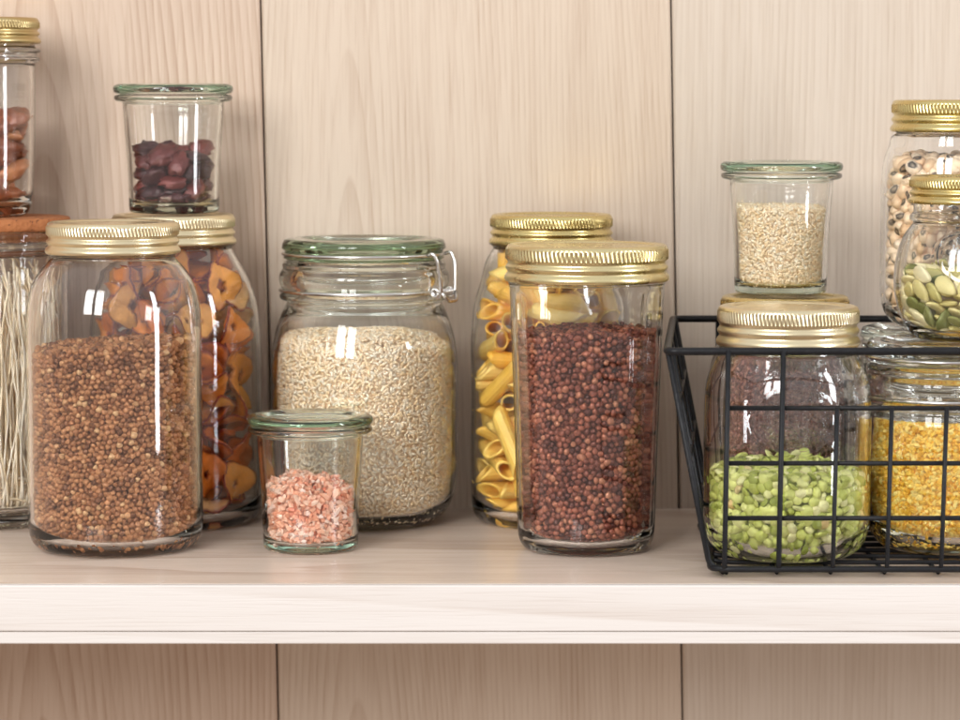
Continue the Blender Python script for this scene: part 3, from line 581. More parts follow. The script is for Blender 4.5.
'seed':'0,327,101,32,55,-21,-29,76 1,-75,264,27,87,15,4,-46 0,-305,-88,32,19,94,-22,-18 1,26,-71,23,18,-2,11,-98 0,23,246,21,82,-8,5,-56 1,-317,23,27,13,37,-92,-7 0,22,-319,21,9,96,27,3 1,347,-4,70,15,-77,-3,-62 0,-241,184,22,99,12,-1,-9 1,-136,-277,27,48,-15,5,-86 0,270,-129,21,9,-97,22,-2 1,200,289,41,22,-22,-68,67 0,-266,-198,21,89,-8,4,-45 1,173,-144,23,11,-92,39,-5 0,190,201,21,80,-8,6,-60 1,-141,209,33,24,-56,-79,8 0,150,-310,34,41,89,19,9 1,264,210,52,18,-62,-68,-35 0,-186,275,21,3,31,-95,-9 1,-80,-47,23,11,-99,-13,1 0,320,104,78,69,-15,-30,64 1,-41,344,36,88,47,5,-1 0,-232,-30,25,99,-10,9,3 1,119,-318,91,36,18,86,-31 0,6,51,21,92,-1,0,40 1,-330,122,42,40,-43,65,-48 0,35,-301,62,58,-1,-26,-78 1,304,-55,23,94,11,-3,-33 0,-72,-1,67,28,-27,46,80 1,-82,-178,23,7,-58,-81,9 0,276,-196,50,85,-12,-37,34 1,71,14,35,5,-97,-15,20 0,-167,-182,21,8,-80,-59,6 1,95,-78,60,96,-13,7,-22 0,140,327,118,48,-70,-23,-48 1,-247,98,25,32,8,9,94 0,159,-242,27,10,2,-23,-97 1,153,86,23,68,8,8,72 0,-180,105,38,24,-33,-90,15 1,-303,-148,90,44,-8,-87,23 0,245,123,39,48,8,26,-83 1,-206,272,75,38,-20,44,-79 0,-197,-114,38,17,-38,80,-44 1,79,-154,24,79,-8,-8,61 0,-45,322,77,92,27,14,-25 1,-313,-65,83,26,-11,-95,13 0,-60,-90,54,4,-47,-86,-17 1,247,31,23,10,-1,11,-99 0,-176,-14,51,88,-21,-1,-42 1,-49,-316,48,69,-11,-33,-64 0,169,-43,21,0,-4,-99,10 1,55,341,58,33,32,-39,79 0,-111,-291,72,10,90,38,-21 1,291,-95,63,7,-100,-1,2 0,107,211,21,71,-7,7,-69 1,-277,32,64,86,13,6,49 0,225,-196,74,39,20,-35,-83 1,189,200,64,8,69,72,8 0,-78,103,21,72,-5,5,-69 1,-253,-217,95,53,25,-81,-1 0,302,120,124,84,-17,-43,30 1,-130,283,83,49,29,4,82 0,-302,-118,149,10,84,36,-39 1,136,-240,77,26,-28,1,92 0,-87,322,131,25,-6,25,-93 1,-197,-279,85,41,69,-41,44 0,39,-312,116,58,-17,25,75 1,347,67,164,68,3,-69,23 0,-320,157,147,70,-35,-61,9 1,2,-198,24,7,73,68,9 0,282,7,75,18,54,82,6 1,3,151,35,8,-93,29,-21 0,-37,-282,82,67,-7,35,64 1,186,-29,62,11,98,-16,2 0,54,204,63,3,62,78,-13 1,-150,5,84,15,68,68,-21 0,182,-146,71,35,17,-3,-92 1,109,124,57,19,-33,92,-12 0,-274,169,74,65,27,25,66 1,-170,-211,75,30,-23,-13,-92 0,37,54,126,3,-87,-31,38 1,-251,248,143,66,63,12,39 0,-91,-79,96,93,4,-22,29 1,225,-271,92,72,61,26,18 0,-1,59,61,2,7,-17,-98 1,-226,-79,84,44,68,5,59 0,4,-93,76,82,-18,27,-47 1,253,177,109,19,76,56,26 0,-270,32,113,87,14,24,-39 1,72,-205,76,14,-74,59,-28 0,165,57,66,5,8,-99,-8 1,-29,247,70,20,-81,-54,-16 0,-1,-205,77,31,-24,8,92 1,322,14,146,21,-45,-34,80 0,69,274,77,84,-46,26,-15 1,-345,41,98,56,-56,-55,27 0,325,-109,119,34,74,56,19 1,133,287,67,57,-19,65,47 0,14,-58,124,3,-86,43,28 1,-68,-165,77,48,19,-12,-85 0,84,329,144,56,-38,71,21 1,-221,88,95,24,10,3,96 0,-209,-239,144,95,-11,23,15 1,314,-161,203,20,-50,51,-67 0,-196,222,93,55,10,40,-72 1,-237,-147,160,10,80,43,-41 0,216,-221,130,91,-8,-25,-32 1,60,-5,87,12,1,-99,-5 0,-256,-167,125,40,-30,-30,-81 1,8,-194,125,9,62,76,-18 0,221,270,136,44,-79,-11,-41 1,-96,211,85,66,26,-15,69 0,-42,-338,168,42,90,-15,-2 1,245,58,107,45,33,-6,-83 0,-5,245,117,92,33,10,-18 1,-54,16,127,41,64,63,-15 0,308,-74,148,23,90,-8,36 1,25,326,146,18,33,62,69 0,-333,-36,144,5,83,35,-44 1,-32,-259,121,23,87,-43,11 0,102,215,108,32,-93,-9,12 1,-325,42,174,20,52,71,42 0,-63,-149,126,2,88,47,12 1,160,-62,102,9,-9,-17,98 0,-233,194,136,45,-67,-58,-7 1,-160,-167,105,29,33,-82,37 0,78,-8,157,20,-64,-67,-32 1,190,197,121,61,27,1,-75 0,-142,-98,114,0,-25,7,96 1,173,-263,151,14,-30,-16,93 0,111,157,116,41,17,19,-88 1,-167,169,98,39,-60,-70,2 0,-62,-162,168,2,-80,60,-1 1,170,104,116,4,-21,95,21 0,-34,103,83,46,-13,38,79 1,-142,-62,155,13,-13,93,-33 0,130,20,107,98,6,18,-2 1,0,161,91,88,29,-22,-29 0,-238,-8,128,18,28,-90,-29 1,-118,-285,121,80,0,27,54 0,-80,316,173,12,-7,-99,-10 1,-334,-97,233,34,-59,-54,50 0,98,-299,146,10,36,87,-32 1,243,-13,121,16,-4,95,28 0,-245,112,144,6,-13,-20,-97 1,-99,-243,152,10,86,-49,8 0,261,-154,133,85,24,-23,-41 1,74,163,156,75,-25,-31,52 0,-154,-162,163,84,-18,-5,-50 1,152,-136,104,97,6,-22,7 0,99,96,160,32,32,-60,-65 1,-238,170,179,93,22,24,-16 0,238,-243,212,36,-12,-47,-79 1,282,196,184,8,-33,-70,63 0,-153,263,159,20,-39,-90,-6 1,17,3,247,11,57,-60,55 0,248,61,163,22,1,94,25 1,-71,189,120,15,-64,72,25 0,-282,-209,319,70,-48,44,-30 1,66,-103,127,66,29,-12,68 0,11,201,150,1,-80,-58,-15 1,-196,-40,176,37,75,53,-17 0,32,-354,259,48,53,47,-52 1,352,8,261,6,-70,-22,67 0,-141,48,115,3,-55,-82,15 1,21,-172,164,60,7,35,72 0,152,22,143,5,81,-58,-7 1,117,271,160,5,-8,22,-97 0,321,-81,224,87,-28,-37,18 1,267,-150,310,48,-32,27,77 0,28,354,233,77,63,-9,5 1,-110,94,68,78,24,-35,-45 0,225,-171,163,21,20,-12,-95 1,266,137,164,3,-94,30,-18 0,-312,140,239,28,61,14,73 1,-153,-280,179,1,-84,55,-5 0,182,240,181,14,-70,-69,-11 1,-120,116,129,23,11,18,95 0,-228,-250,228,74,-38,52,-21 1,88,-207,135,59,-16,-10,-78 0,-37,134,155,78,19,-4,-60 1,-157,42,162,0,21,98,-2 0,127,-268,184,8,80,-59,6 1,270,139,224,35,-22,91,4 0,-263,-69,181,29,-21,-87,35 1,64,-300,193,80,23,-29,-47 0,183,23,180,12,7,-3,99 1,-6,300,198,26,-96,12,5 0,-87,-275,203,9,-77,-61,16 1,185,-56,167,27,13,-37,88 0,105,281,214,6,-58,79,20 1,-248,42,185,41,-3,-17,90 0,214,-106,208,44,-85,3,-28 1,70,332,299,83,45,30,-12 0,-223,128,196,23,-16,-93,-24 1,-205,-140,206,1,86,47,-20 0,159,304,272,47,23,-43,73 1,-128,158,165,83,-41,11,-36 0,-161,-225,217,77,5,11,63 1,137,-136,149,65,-13,-3,75 0,-188,301,243,64,68,35,5 1,-351,34,227,37,60,-37,-60 0,234,-176,222,33,-2,94,5 1,176,123,181,36,20,-48,-78 0,0,-45,183,1,26,-94,-22 1,65,-131,179,86,-7,8,-50 0,195,45,218,13,30,-94,-7 1,-108,243,188,78,15,14,-59 0,-17,-301,197,53,-28,0,-80 1,290,-21,182,38,26,8,-88 0,54,98,266,14,2,43,89 1,-277,-138,244,60,8,67,43 0,259,-37,213,22,68,62,32 1,47,92,197,25,-22,88,-33 0,-298,42,238,37,-57,-72,14 1,-62,-346,275,78,50,-33,18 0,-43,255,214,23,-47,-82,-25 1,-57,50,174,88,-8,-9,-45 0,-78,-291,289,51,-75,-33,-25 1,58,-40,288,46,-9,-88,4 0,-306,135,312,33,-83,-45,7 1,-288,-202,234,75,-37,53,-12 0,150,-174,203,9,-71,68,-19 1,316,76,244,75,-37,-34,42 0,78,-48,203,91,-1,40,-13 1,202,-191,256,73,-20,-16,63 0,219,-62,258,46,-5,62,64 1,11,65,252,41,84,-33,14 0,45,-136,231,67,13,-17,71 1,99,43,230,20,52,-82,-12 0,-84,345,268,50,-42,-56,-52 1,-331,-55,283,12,-53,-79,27 0,256,246,242,72,54,-40,-18 1,25,183,193,19,-73,-65,0 0,-122,-8,198,14,5,1,99 1,-5,-91,220,19,58,-52,-60 0,-247,224,224,43,-25,-5,-87 1,-209,70,221,94,-23,24,-4 0,7,-315,272,57,65,35,-37 1,268,-222,300,17,-51,44,72 0,-61,26,222,6,80,-59,-3 1,-174,-308,266,64,65,4,-41 0,149,-69,231,29,44,80,30 1,68,261,292,13,11,-98,8 0,-93,-98,202,95,4,-7,31 1,122,-128,239,25,41,83,28 0,205,244,317,18,24,96,0 1,-161,182,217,73,-31,-10,-60 0,117,-227,232,34,7,94,2 1,-33,165,235,3,76,65,-8 0,-63,147,200,6,-51,-86,4 1,-57,-61,285,4,50,-24,83 0,175,-300,292,84,-45,-15,26 1,27,259,249,97,20,3,8 0,-252,-32,229,7,-90,-40,16 1,63,-215,253,18,54,69,44 0,-156,270,283,67,65,34,-10 1,-287,5,283,89,5,33,30 0,85,-336,341,57,-56,-38,-47 1,301,-45,271,45,-43,41,-67 0,-152,96,217,88,-32,25,-25 1,-3,-236,220,89,-7,-1,-44 0,134,-307,236,18,-14,-17,-96 1,-6,331,281,50,31,-36,73 0,-117,-235,245,94,-3,13,30 1,184,-205,300,48,-11,5,87 0,213,223,236,6,-59,-62,-52 1,-218,214,284,71,61,-25,-24 0,85,-155,297,90,-20,25,-29 1,251,187,282,27,27,32,-87 0,-161,226,244,50,-2,54,68 1,-167,-95,234,68,-16,15,-70 0,309,132,313,6,80,31,51 1,-87,235,308,5,-25,23,94 0,-236,-80,267,29,64,-68,-22 1,9,-129,287,7,62,-64,-45 0,46,43,322,1,-3,23,-97 1,-199,26,261,26,-48,-83,-14 0,38,-246,281,33,44,63,56 1,246,30,257,88,-5,-19,43 0,-230,107,331,19,-2,-92,33 1,-14,-238,288,59,57,-53,-19 0,150,-106,292,22,-7,24,94 1,71,183,240,86,4,-20,47 0,-85,-120,239,6,-90,43,10 1,139,-63,314,22,97,-8,1 0,134,216,215,22,-59,-75,-22 1,-285,71,310,71,64,29,-5 0,136,-262,334,77,-42,7,-48 1,160,190,244,64,21,-22,71 0,-237,143,275,39,-1,-17,90 1,-295,-96,324,88,1,11,-46 0,163,132,253,86,50,-2,9 1,-120,141,285,9,4,-93,37 0,-171,-59,279,2,-53,-85,-3 1,92,-276,311,49,3,-86,12 0,-56,292,306,80,-54,-8,-23 1,-118,-10,261,56,14,57,59 0,3,-215,343,7,98,17,-4 1,208,98,266,1,15,-64,75 0,-169,23,343,9,-20,-97,-5 1,-56,-165,327,95,32,4,4 0,207,-25,307,27,-11,-84,45 1,3,183,275,44,-11,16,-88 0,-43,-125,283,67,45,12,58 1,308,31,311,87,-27,-9,41 0,94,173,287,7,-32,95,0 1,-76,16,311,94,-4,-21,-28 0,-58,33,272,30,-21,1,93 1,159,280,337,6,98,0,21 0,-194,157,336,14,98,-14,-6 1,-86,-223,283,20,92,-20,-28 0,193,141,318,12,72,-67,9 1,-130,221,347,21,83,51,-2 0,-124,-153,286,66,58,-2,48 1,323,-130,288,67,-41,-44,44 0,-29,181,324,5,22,-17,-96 1,-180,-90,318,10,7,19,-97 0,144,-164,336,2,-99,16,-1 1,264,110,323,53,-52,48,-46 0,-229,-7,312,46,2,0,-89 1,-200,-221,283,46,67,-58,4 0,188,39,292,3,-27,-47,84 1,-69,221,260,33,-31,87,-20 0,-209,-158,309,31,-6,-76,-57 1,124,3,278,10,-91,39,-3 0,41,147,314,71,8,-7,-69 1,-133,90,274,47,77,40,-15 0,-142,303,330,43,84,-19,26 1,101,210,334,94,-17,7,-29'}

def ico(sub):
    bm = bmesh.new(); bmesh.ops.create_icosphere(bm, subdivisions=sub, radius=1)
    V = np.array([v.co[:] for v in bm.verts]); F = np.array([[v.index for v in f.verts] for f in bm.faces]); bm.free()
    return V, F

def randq(n, r=rng):
    q = r.normal(size=(n, 4)); return q / np.linalg.norm(q, axis=1, keepdims=True)

def qmat(q):
    w, x, y, z = q.T
    M = np.empty((len(q), 3, 3))
    M[:, 0, 0] = 1 - 2 * (y * y + z * z); M[:, 0, 1] = 2 * (x * y - z * w); M[:, 0, 2] = 2 * (x * z + y * w)
    M[:, 1, 0] = 2 * (x * y + z * w); M[:, 1, 1] = 1 - 2 * (x * x + z * z); M[:, 1, 2] = 2 * (y * z - x * w)
    M[:, 2, 0] = 2 * (x * z - y * w); M[:, 2, 1] = 2 * (y * z + x * w); M[:, 2, 2] = 1 - 2 * (x * x + y * y)
    return M

def mass(name, temps, pos, M, scale, smooth=True, core=None):
    """one mesh of many grains; temps = list of (V, F, spot or None)"""
    n = len(pos); pick = rng.integers(0, len(temps), n)
    VV, FF, RR, SS = [], [], [], []; off = 0
    for ti, (V, F, spot) in enumerate(temps):
        idx = np.where(pick == ti)[0]
        if not len(idx): continue
        P = np.einsum('nij,vj->nvi', M[idx], V) * scale[idx][:, None, None] + pos[idx][:, None, :]
        VV.append(P.reshape(-1, 3))
        FF.append((F[None] + (np.arange(len(idx)) * len(V))[:, None, None] + off).reshape(-1, F.shape[1]))
        RR.append(np.repeat(rng.random(len(idx)), len(V)))
        SS.append(np.tile(spot if spot is not None else np.zeros(len(V)), len(idx)))
        off += len(idx) * len(V)
    if core is not None:
        V, F = core; VV.append(V); FF.append(F + off); RR.append(np.full(len(V), .5)); SS.append(np.zeros(len(V)))
    V = np.concatenate(VV); F = np.concatenate(FF); R = np.concatenate(RR); S = np.concatenate(SS)
    me = bpy.data.meshes.new(name)
    me.vertices.add(len(V)); me.vertices.foreach_set('co', V.astype(np.float32).ravel())
    me.loops.add(F.size); me.loops.foreach_set('vertex_index', F.astype(np.int32).ravel())
    me.polygons.add(len(F)); me.polygons.foreach_set('loop_start', (np.arange(len(F)) * F.shape[1]).astype(np.int32))
    me.update(calc_edges=True)
    me.polygons.foreach_set('use_smooth', np.full(len(F), smooth))
    for nm, d in (('rnd', R), ('spot', S)):
        a = me.attributes.new(nm, 'FLOAT', 'POINT'); a.data.foreach_set('value', d.astype(np.float32))
    me.validate()
    return me

def relax(P, W, dmin, it=18, wrap=False):
    P = P.copy()
    for _ in range(it):
        for lo in range(0, len(P), 700):
            A = P[lo:lo + 700]
            D = A[:, None, :] - P[None]
            if wrap: D[..., 0] -= W * np.round(D[..., 0] / W)
            d2 = (D ** 2).sum(-1); d2[np.arange(len(A)), np.arange(lo, lo + len(A))] = 9
            near = d2 < dmin * dmin
            d = np.sqrt(np.where(near, d2, 1)) + 1e-9
            push = np.where(near, (dmin - d) / d, 0)[..., None] * D
            P[lo:lo + 700] = A + .5 * push.sum(1)
    return P

def fill(jar, d, top, arc=260, layers=2, rel=True, dens=.97, gapw=.0004, rad=None, zlow=None, coretop=None):
    """grain centres, outward normals and layer numbers: against the glass, one or more layers behind, and the heap's top"""
    rad = rad or d * .5
    POS, NRM, LAY = [], [], []
    top0 = top; top = lambda x, y: top0(x, y) * ZS
    A = math.radians(arc)
    z0 = jar.floor + .0012
    zmx = top(0, 0) + .012
    for L in range(layers):
        Rm = float(jar.rin((z0 + zmx) / 2)) - rad - L * d * .66
        Wd = A * Rm; Hh = zmx - z0
        n = int(dens * Wd * Hh / (d * d * .785))
        P = rng.random((n, 2)) * (Wd, Hh)
        if rel: P = relax(P, Wd, d * .93)
        else:
            nx = int(Wd / (d * .93)); nz = int(Hh / (d * .82))
            gx, gz = np.meshgrid(np.arange(nx), np.arange(nz)); gx = gx + .5 * (gz % 2)
            P = np.stack([gx.ravel() * Wd / nx, gz.ravel() * Hh / nz], 1).astype(float) + rng.normal(size=(nx * nz, 2)) * d * .3
        P[:, 1] = np.clip(P[:, 1], 0, Hh)
        th = -PI / 2 + (P[:, 0] / Wd - .5) * A
        z = z0 + P[:, 1] + rad * .4
        r = jar.rin(z) - rad - gapw - L * d * .66 - np.abs(rng.normal(size=len(z))) * d * .06
        dr = (jar.rin(z + .001) - jar.rin(z - .001)) / .002
        x, y = r * np.cos(th), r * np.sin(th)
        ok = (z < np.array([top(a, b) for a, b in zip(x, y)])) & (r > 0)
        N = np.stack([np.cos(th), np.sin(th), -dr], 1); N /= np.linalg.norm(N, axis=1, keepdims=True)
        POS.append(np.stack([x, y, z], 1)[ok]); NRM.append(N[ok]); LAY.append(np.full(ok.sum(), L))
    # heap top
    zt0 = top(0, 0); Rt = float(jar.rin(zt0)) - rad
    for L in range(2):
        n = int(dens * PI * Rt * Rt / (d * d * .785))
        a = rng.random(n) * 2 * PI; rr = Rt * np.sqrt(rng.random(n))
        P = np.stack([rr * np.cos(a), rr * np.sin(a)], 1)
        if rel: P = relax(P, 1, d * .95, 12)
        z = np.array([top(x, y) for x, y in P]) - L * d * .75 + rng.normal(size=n) * d * .12
        lim = jar.rin(z) - rad - gapw; q = np.linalg.norm(P, axis=1); ok = q < lim
        POS.append(np.stack([P[:, 0], P[:, 1], z], 1)[ok]); NRM.append(np.tile([0, 0, 1.0], (ok.sum(), 1))); LAY.append(np.full(ok.sum(), 9 + L))
    # solid middle
    zs = np.linspace(jar.floor + .002, 0, 2)
    nseg, nz = 48, 26
    V = []; zc = jar.floor + .001
    for k in range(nz):
        f = k / (nz - 1)
        for s in range(nseg):
            t = 2 * PI * s / nseg
            c, sn = math.cos(t), math.sin(t)
            R0 = max(float(jar.rin(zc + .6 * (zt0 - zc))) - (layers - .55) * d * .66 - rad, .002)
            zt_ = top(R0 * c, R0 * sn) - d * .9
            z = zc + (zt_ - zc) * f
            R0 = max(float(jar.rin(z)) - (layers - .55) * d * .66 - rad, .002)
            V.append((R0 * c, R0 * sn, z))
    F = []
    for k in range(nz - 1):
        for s in range(nseg):
            s2 = (s + 1) % nseg
            F.append((k * nseg + s, k * nseg + s2, (k + 1) * nseg + s2)); F.append((k * nseg + s, (k + 1) * nseg + s2, (k + 1) * nseg + s))
    V.append((0, 0, zc)); V.append((0, 0, top(0, 0) - d * 1.5)); b, tp = len(V) - 2, len(V) - 1
    for s in range(nseg):
        s2 = (s + 1) % nseg
        F.append((b, s2, s)); F.append((tp, (nz - 1) * nseg + s, (nz - 1) * nseg + s2))
    return np.concatenate(POS), np.concatenate(NRM), np.concatenate(LAY), (np.array(V), np.array(F))

def orient(N, tilt, flat=True):
    """rotation taking local z to the normal (tilted at random) with random spin"""
    n = len(N)
    T = N + rng.normal(size=(n, 3)) * tilt; T /= np.linalg.norm(T, axis=1, keepdims=True)
    U = rng.normal(size=(n, 3)); U -= (U * T).sum(1, keepdims=True) * T; U /= np.linalg.norm(U, axis=1, keepdims=True)
    W = np.cross(T, U)
    return np.stack([U, W, T], 2)

def topf(z, sx=0, sy=0, amp=.001, sc_=60, seed=0, dome=0):
    return lambda x, y: z + sx * x + sy * y + amp * noise.noise(Vector((x * sc_ + seed, y * sc_, seed))) - dome * (x * x + y * y)

def scaleN(n, s=.1): return np.clip(1 + rng.normal(size=n) * s, .72, 1.3)

def mass_in(key, name, temps, jar, d, top, mat, label, cat, tilt=.35, s=.1, smooth=True, **kw):
    P, N, L, core = fill(jar, d, top, **kw)
    M = orient(N, tilt)
    o = obj(name, mass(name, temps, P, M, scaleN(len(P), s), smooth, core), mat)
    o.location = J[key].location
    tag(o, label, cat, kind='stuff')
    return o

def pieces_and_mass(key, name, massname, temps, jar, d, top, matA, matB, label, cat, group, masslabel, tilt=.35, s=.1, keep=300, **kw):
    """the pieces that show largest (front of the first layer and the heap's front) as objects, the rest as one mass"""
    P, N, L, core = fill(jar, d, top, **kw)
    M = orient(N, tilt); S = scaleN(len(P), s)
    score = np.where(L == 0, -N[:, 1], np.where(L == 9, .25 - P[:, 1] * 8, -9))
    order = np.argsort(-score)[:keep]
    base = J[key].location
    mes = []
    for V, F, spot in temps:
        me = mesh(name, V, [tuple(f) for f in F])
        a = me.attributes.new('spot', 'FLOAT', 'POINT'); a.data.foreach_set('value', (spot if spot is not None else np.zeros(len(V))).astype(np.float32))
        me.materials.append(matB); mes.append(me)
    for i in order:
        o = bpy.data.objects.new(name, mes[int(rng.integers(0, len(mes)))]); COL.objects.link(o)
        m4 = Matrix([[*(M[i][r] * S[i]), 0] for r in range(3)] + [[0, 0, 0, 1]]); m4.translation = Vector(P[i]) + base
        o.matrix_world = m4
        tag(o, label, cat, group)
    rest = np.ones(len(P), bool); rest[order] = False
    o = obj(massname, mass(massname, temps, P[rest], M[rest], S[rest], True, core), matA); o.location = base
    tag(o, masslabel, cat, kind='stuff')

I1, I2 = ico(1), ico(2)
I3 = ico(3)
def ell(I, a, b, c, n=None, seed=0, jit=0, spot=None):
    V, F = I; V = V.copy()
    if jit:
        V = V * (1 + jit * np.array([noise.noise(Vector(v) * 1.6 + Vector((seed * 7.3, 0, 0))) for v in V]))[:, None]
    return (V * (a, b, c), F, spot)

# buckwheat: three-cornered grains
def buck_t(seed, h=.00185):
    V, F = I2; V = V.copy()
    th = np.arctan2(V[:, 1], V[:, 0])
    f = 1 + .20 * np.cos(3 * th) * (1 - V[:, 2] ** 2)
    V[:, 0] *= f; V[:, 1] *= f
    V = V * (h, h, h * (1.08))
    return (V, F, None)
M_BUCK = grain_mat('buckwheat_grain', [(0, srgb(116, 70, 40)), (.35, srgb(166, 108, 66)), (.9, srgb(196, 138, 90)), (1, srgb(226, 182, 132))], .5, mottle=.45)
mass_in('buck', 'buckwheat_grains', [buck_t(0, .00168), buck_t(1, .0015), buck_t(2, .0018)], jb, .0033, topf(.1115, .07, -.02, .004, 30, 2), M_BUCK,
        'brown roasted buckwheat grains filling the large clear jar two thirds', 'grain', tilt=.9, rad=.0019, layers=2)

# red beans
M_RED = [srgb(88, 42, 34), srgb(136, 72, 54), srgb(170, 98, 72), srgb(200, 136, 102)]
st = [(0, M_RED[0]), (.4, M_RED[1]), (.8, M_RED[2]), (1, M_RED[3])]
MRa = grain_mat('red_bean_mass', st, .45, spec=.35, mottle=.35); MRb = grain_mat('red_bean', st, .45, attr=False, spec=.35, mottle=.35)
jr_in = jr.inner
class Shr:                                   # flats bring the glass nearer
    floor = jr.floor
    def rin(s, z): return jr.rin(z) * .974 - .0003
pieces_and_mass('red', 'red_bean', 'red_beans', [ell(I2, .0022, .0019, .0015, jit=.18, seed=3), ell(I2, .0020, .0018, .0014, jit=.18, seed=5), ell(I2, .0018, .0016, .0014, jit=.2, seed=8)], Shr(), .0038, topf(.1195, .02, 0, .0012, 60, 5), MRa, MRb,
    'glossy dark red bean against the glass of the wide gold-lidded faceted jar', 'bean', 'red beans at the front of the faceted jar', 'dark red beans filling the faceted jar behind its front beans', tilt=.45, rad=.0019)

# split peas
def pea_t(k):
    V, F = I2; V = V.copy()
    z = V[:, 2].copy(); r = np.hypot(V[:, 0], V[:, 1])
    zz = np.where(z > 0, z * .60, z * .20) + np.where(z < 0, .10 * (1 - r), 0)
    V = np.stack([V[:, 0] * (1 + .05 * k), V[:, 1], zz], 1) * .0033
    return (V, F, None)
stp = [(0, srgb(146, 158, 58)), (.3, srgb(200, 208, 100)), (.7, srgb(226, 230, 136)), (.97, srgb(242, 238, 176)), (1, srgb(226, 190, 120))]
MPa = grain_mat('split_pea_mass', stp, .5, mottle=.2); MPb = grain_mat('split_pea', stp, .5, attr=False, mottle=.2)
pieces_and_mass('peas', 'split_pea', 'split_peas', [pea_t(0), pea_t(1), ell(I2, .0031, .0029, .0019, jit=.15, seed=2)], jg, .0053, topf(.0458, -.01, .03, .003, 40, 1), MPa, MPb,
    'pale green split pea against the glass of the embossed jar in the basket', 'pea', 'green split peas at the front of the basket jar', 'green split peas filling the lower half of the embossed basket jar', tilt=.6, s=.15, rad=.0020, arc=300)

# black-eyed peas
def bep_t():
    V, F = I3; V = V.copy()
    u = V.copy()
    d = np.sqrt(u[:, 0] ** 2 + (u[:, 1] - .55) ** 2 + (u[:, 2] - .83) ** 2)
    spot = np.clip((.60 - d) / .10, 0, 1) * np.clip((d - .13) / .08, 0, 1)
    V = V * (.0052, .0040, .0038)
    V[:, 1] -= .0009 * np.exp(-(u[:, 0] / .35) ** 2) * (u[:, 1] > 0)
    return (V, F, spot)
stb = [(0, srgb(232, 192, 148)), (.5, srgb(246, 216, 178)), (1, srgb(250, 230, 202))]
MBa = grain_mat('black_eyed_pea_mass', stb, .42, spots=srgb(28, 22, 20), mottle=.1); MBb = grain_mat('black_eyed_pea', stb, .42, attr=False, spots=srgb(28, 22, 20), mottle=.1)
pieces_and_mass('bep', 'black_eyed_pea', 'black_eyed_peas', [bep_t()], jk, .0082, topf(.0925, 0, 0, .003, 40, 8), MBa, MBb,
    'cream bean with a black eye in the jar at the right back', 'bean', 'black-eyed peas at the front of their jar', 'cream black-eyed peas filling their jar behind the front ones', tilt=1.1, rad=.0040, keep=220)

# rice, sesame, flax, bulgur, salt
M_RICE = grain_mat('rice_grain', [(0, srgb(252, 224, 178)), (.5, srgb(255, 234, 200)), (1, srgb(255, 244, 222))], .4, mottle=.0, bump=None)
mass_in('rice', 'rice_grains', [ell(I1, .0024, .00092, .00085), ell(I1, .0020, .00095, .00085), ell(I1, .0014, .00092, .00080)], jrice, .0022, topf(.1135, -.02, .05, .003, 35, 4, 3), M_RICE,
        'cream white rice grains filling the clip-top jar', 'rice', tilt=.35, rad=.0010, rel=False, layers=2)
M_SES = grain_mat('sesame_seed', [(0, srgb(242, 212, 166)), (.5, srgb(252, 230, 194)), (1, srgb(255, 243, 220))], .5, mottle=.0, bump=None)
mass_in('ses', 'sesame_seeds', [ell(I1, .0016, .00095, .0006)], jses, .0017, topf(.0485, -.02, .02, .0010, 60, 6), M_SES,
        'cream sesame seeds in the small jar on the gold lid', 'seeds', tilt=.4, rad=.0008, rel=False)
M_FLAX = grain_mat('flax_seed', [(0, srgb(122, 66, 52)), (.5, srgb(176, 110, 92)), (1, srgb(210, 152, 130))], .4, mottle=.2, bump=None)
mass_in('flax', 'flax_seeds', [ell(I1, .0019, .0010, .0007)], jf, .0024, topf(.1010, 0, 0, .001, 40, 9), M_FLAX,
        'reddish brown flax seeds in the jar behind the split peas', 'seeds', tilt=.4, rad=.0009, rel=False)
M_BULG = grain_mat('bulgur_grain', [(0, srgb(236, 172, 40)), (.45, srgb(252, 206, 78)), (1, srgb(254, 232, 140))], .5, mottle=.05, bump=None)
mass_in('yel', 'bulgur_grains', [ell(I1, .0018, .0013, .0009, jit=.5, seed=1), ell(I1, .0014, .0013, .0010, jit=.5, seed=2)], jyel, .0021, topf(.0700, 0, 0, .001, 40, 9), M_BULG,
        'golden yellow bulgur in the clip-top jar in the basket', 'grain', tilt=.5, s=.2, rad=.0011, rel=False, smooth=False)
M_DARK = grain_mat('dark_lentil', [(0, srgb(50, 40, 32)), (.5, srgb(82, 66, 50)), (1, srgb(120, 100, 76))], .5, mottle=.2, bump=None)
mass_in('bk', 'brown_lentils', [ell(I1, .0022, .0022, .0012)], jbk, .0036, topf(.0720, 0, 0, .001, 40, 9), M_DARK,
        'dark brown lentils in the rear clip-top jar', 'lentils', tilt=.4, rad=.0014, rel=False)

def crystal(seed, s=.0017):
    r = np.random.default_rng(seed)
    bm = bmesh.new()
    for _ in range(11):
        v = r.normal(size=3); v /= np.linalg.norm(v); v *= (1.15, .9, .8)
        bm.verts.new(Vector(v) * s * (.85 + .3 * r.random()))
    bmesh.ops.convex_hull(bm, input=bm.verts)
    bmesh.ops.triangulate(bm, faces=bm.faces)
    bm.verts.ensure_lookup_table()
    used = [v for v in bm.verts if v.link_faces]
    ix = {v: i for i, v in enumerate(used)}
    V = np.array([v.co[:] for v in used]); F = np.array([[ix[v] for v in f.verts] for f in bm.faces]); bm.free()
    return (V, F, None)
M_SALT = grain_mat('pink_salt_crystal', [(0, srgb(206, 110, 80)), (.08, srgb(240, 162, 126)), (.5, srgb(248, 192, 160)), (.85, srgb(250, 212, 188)), (1, srgb(255, 232, 218))], .4, mottle=.25, speck=220, spec=.6, bump=None)
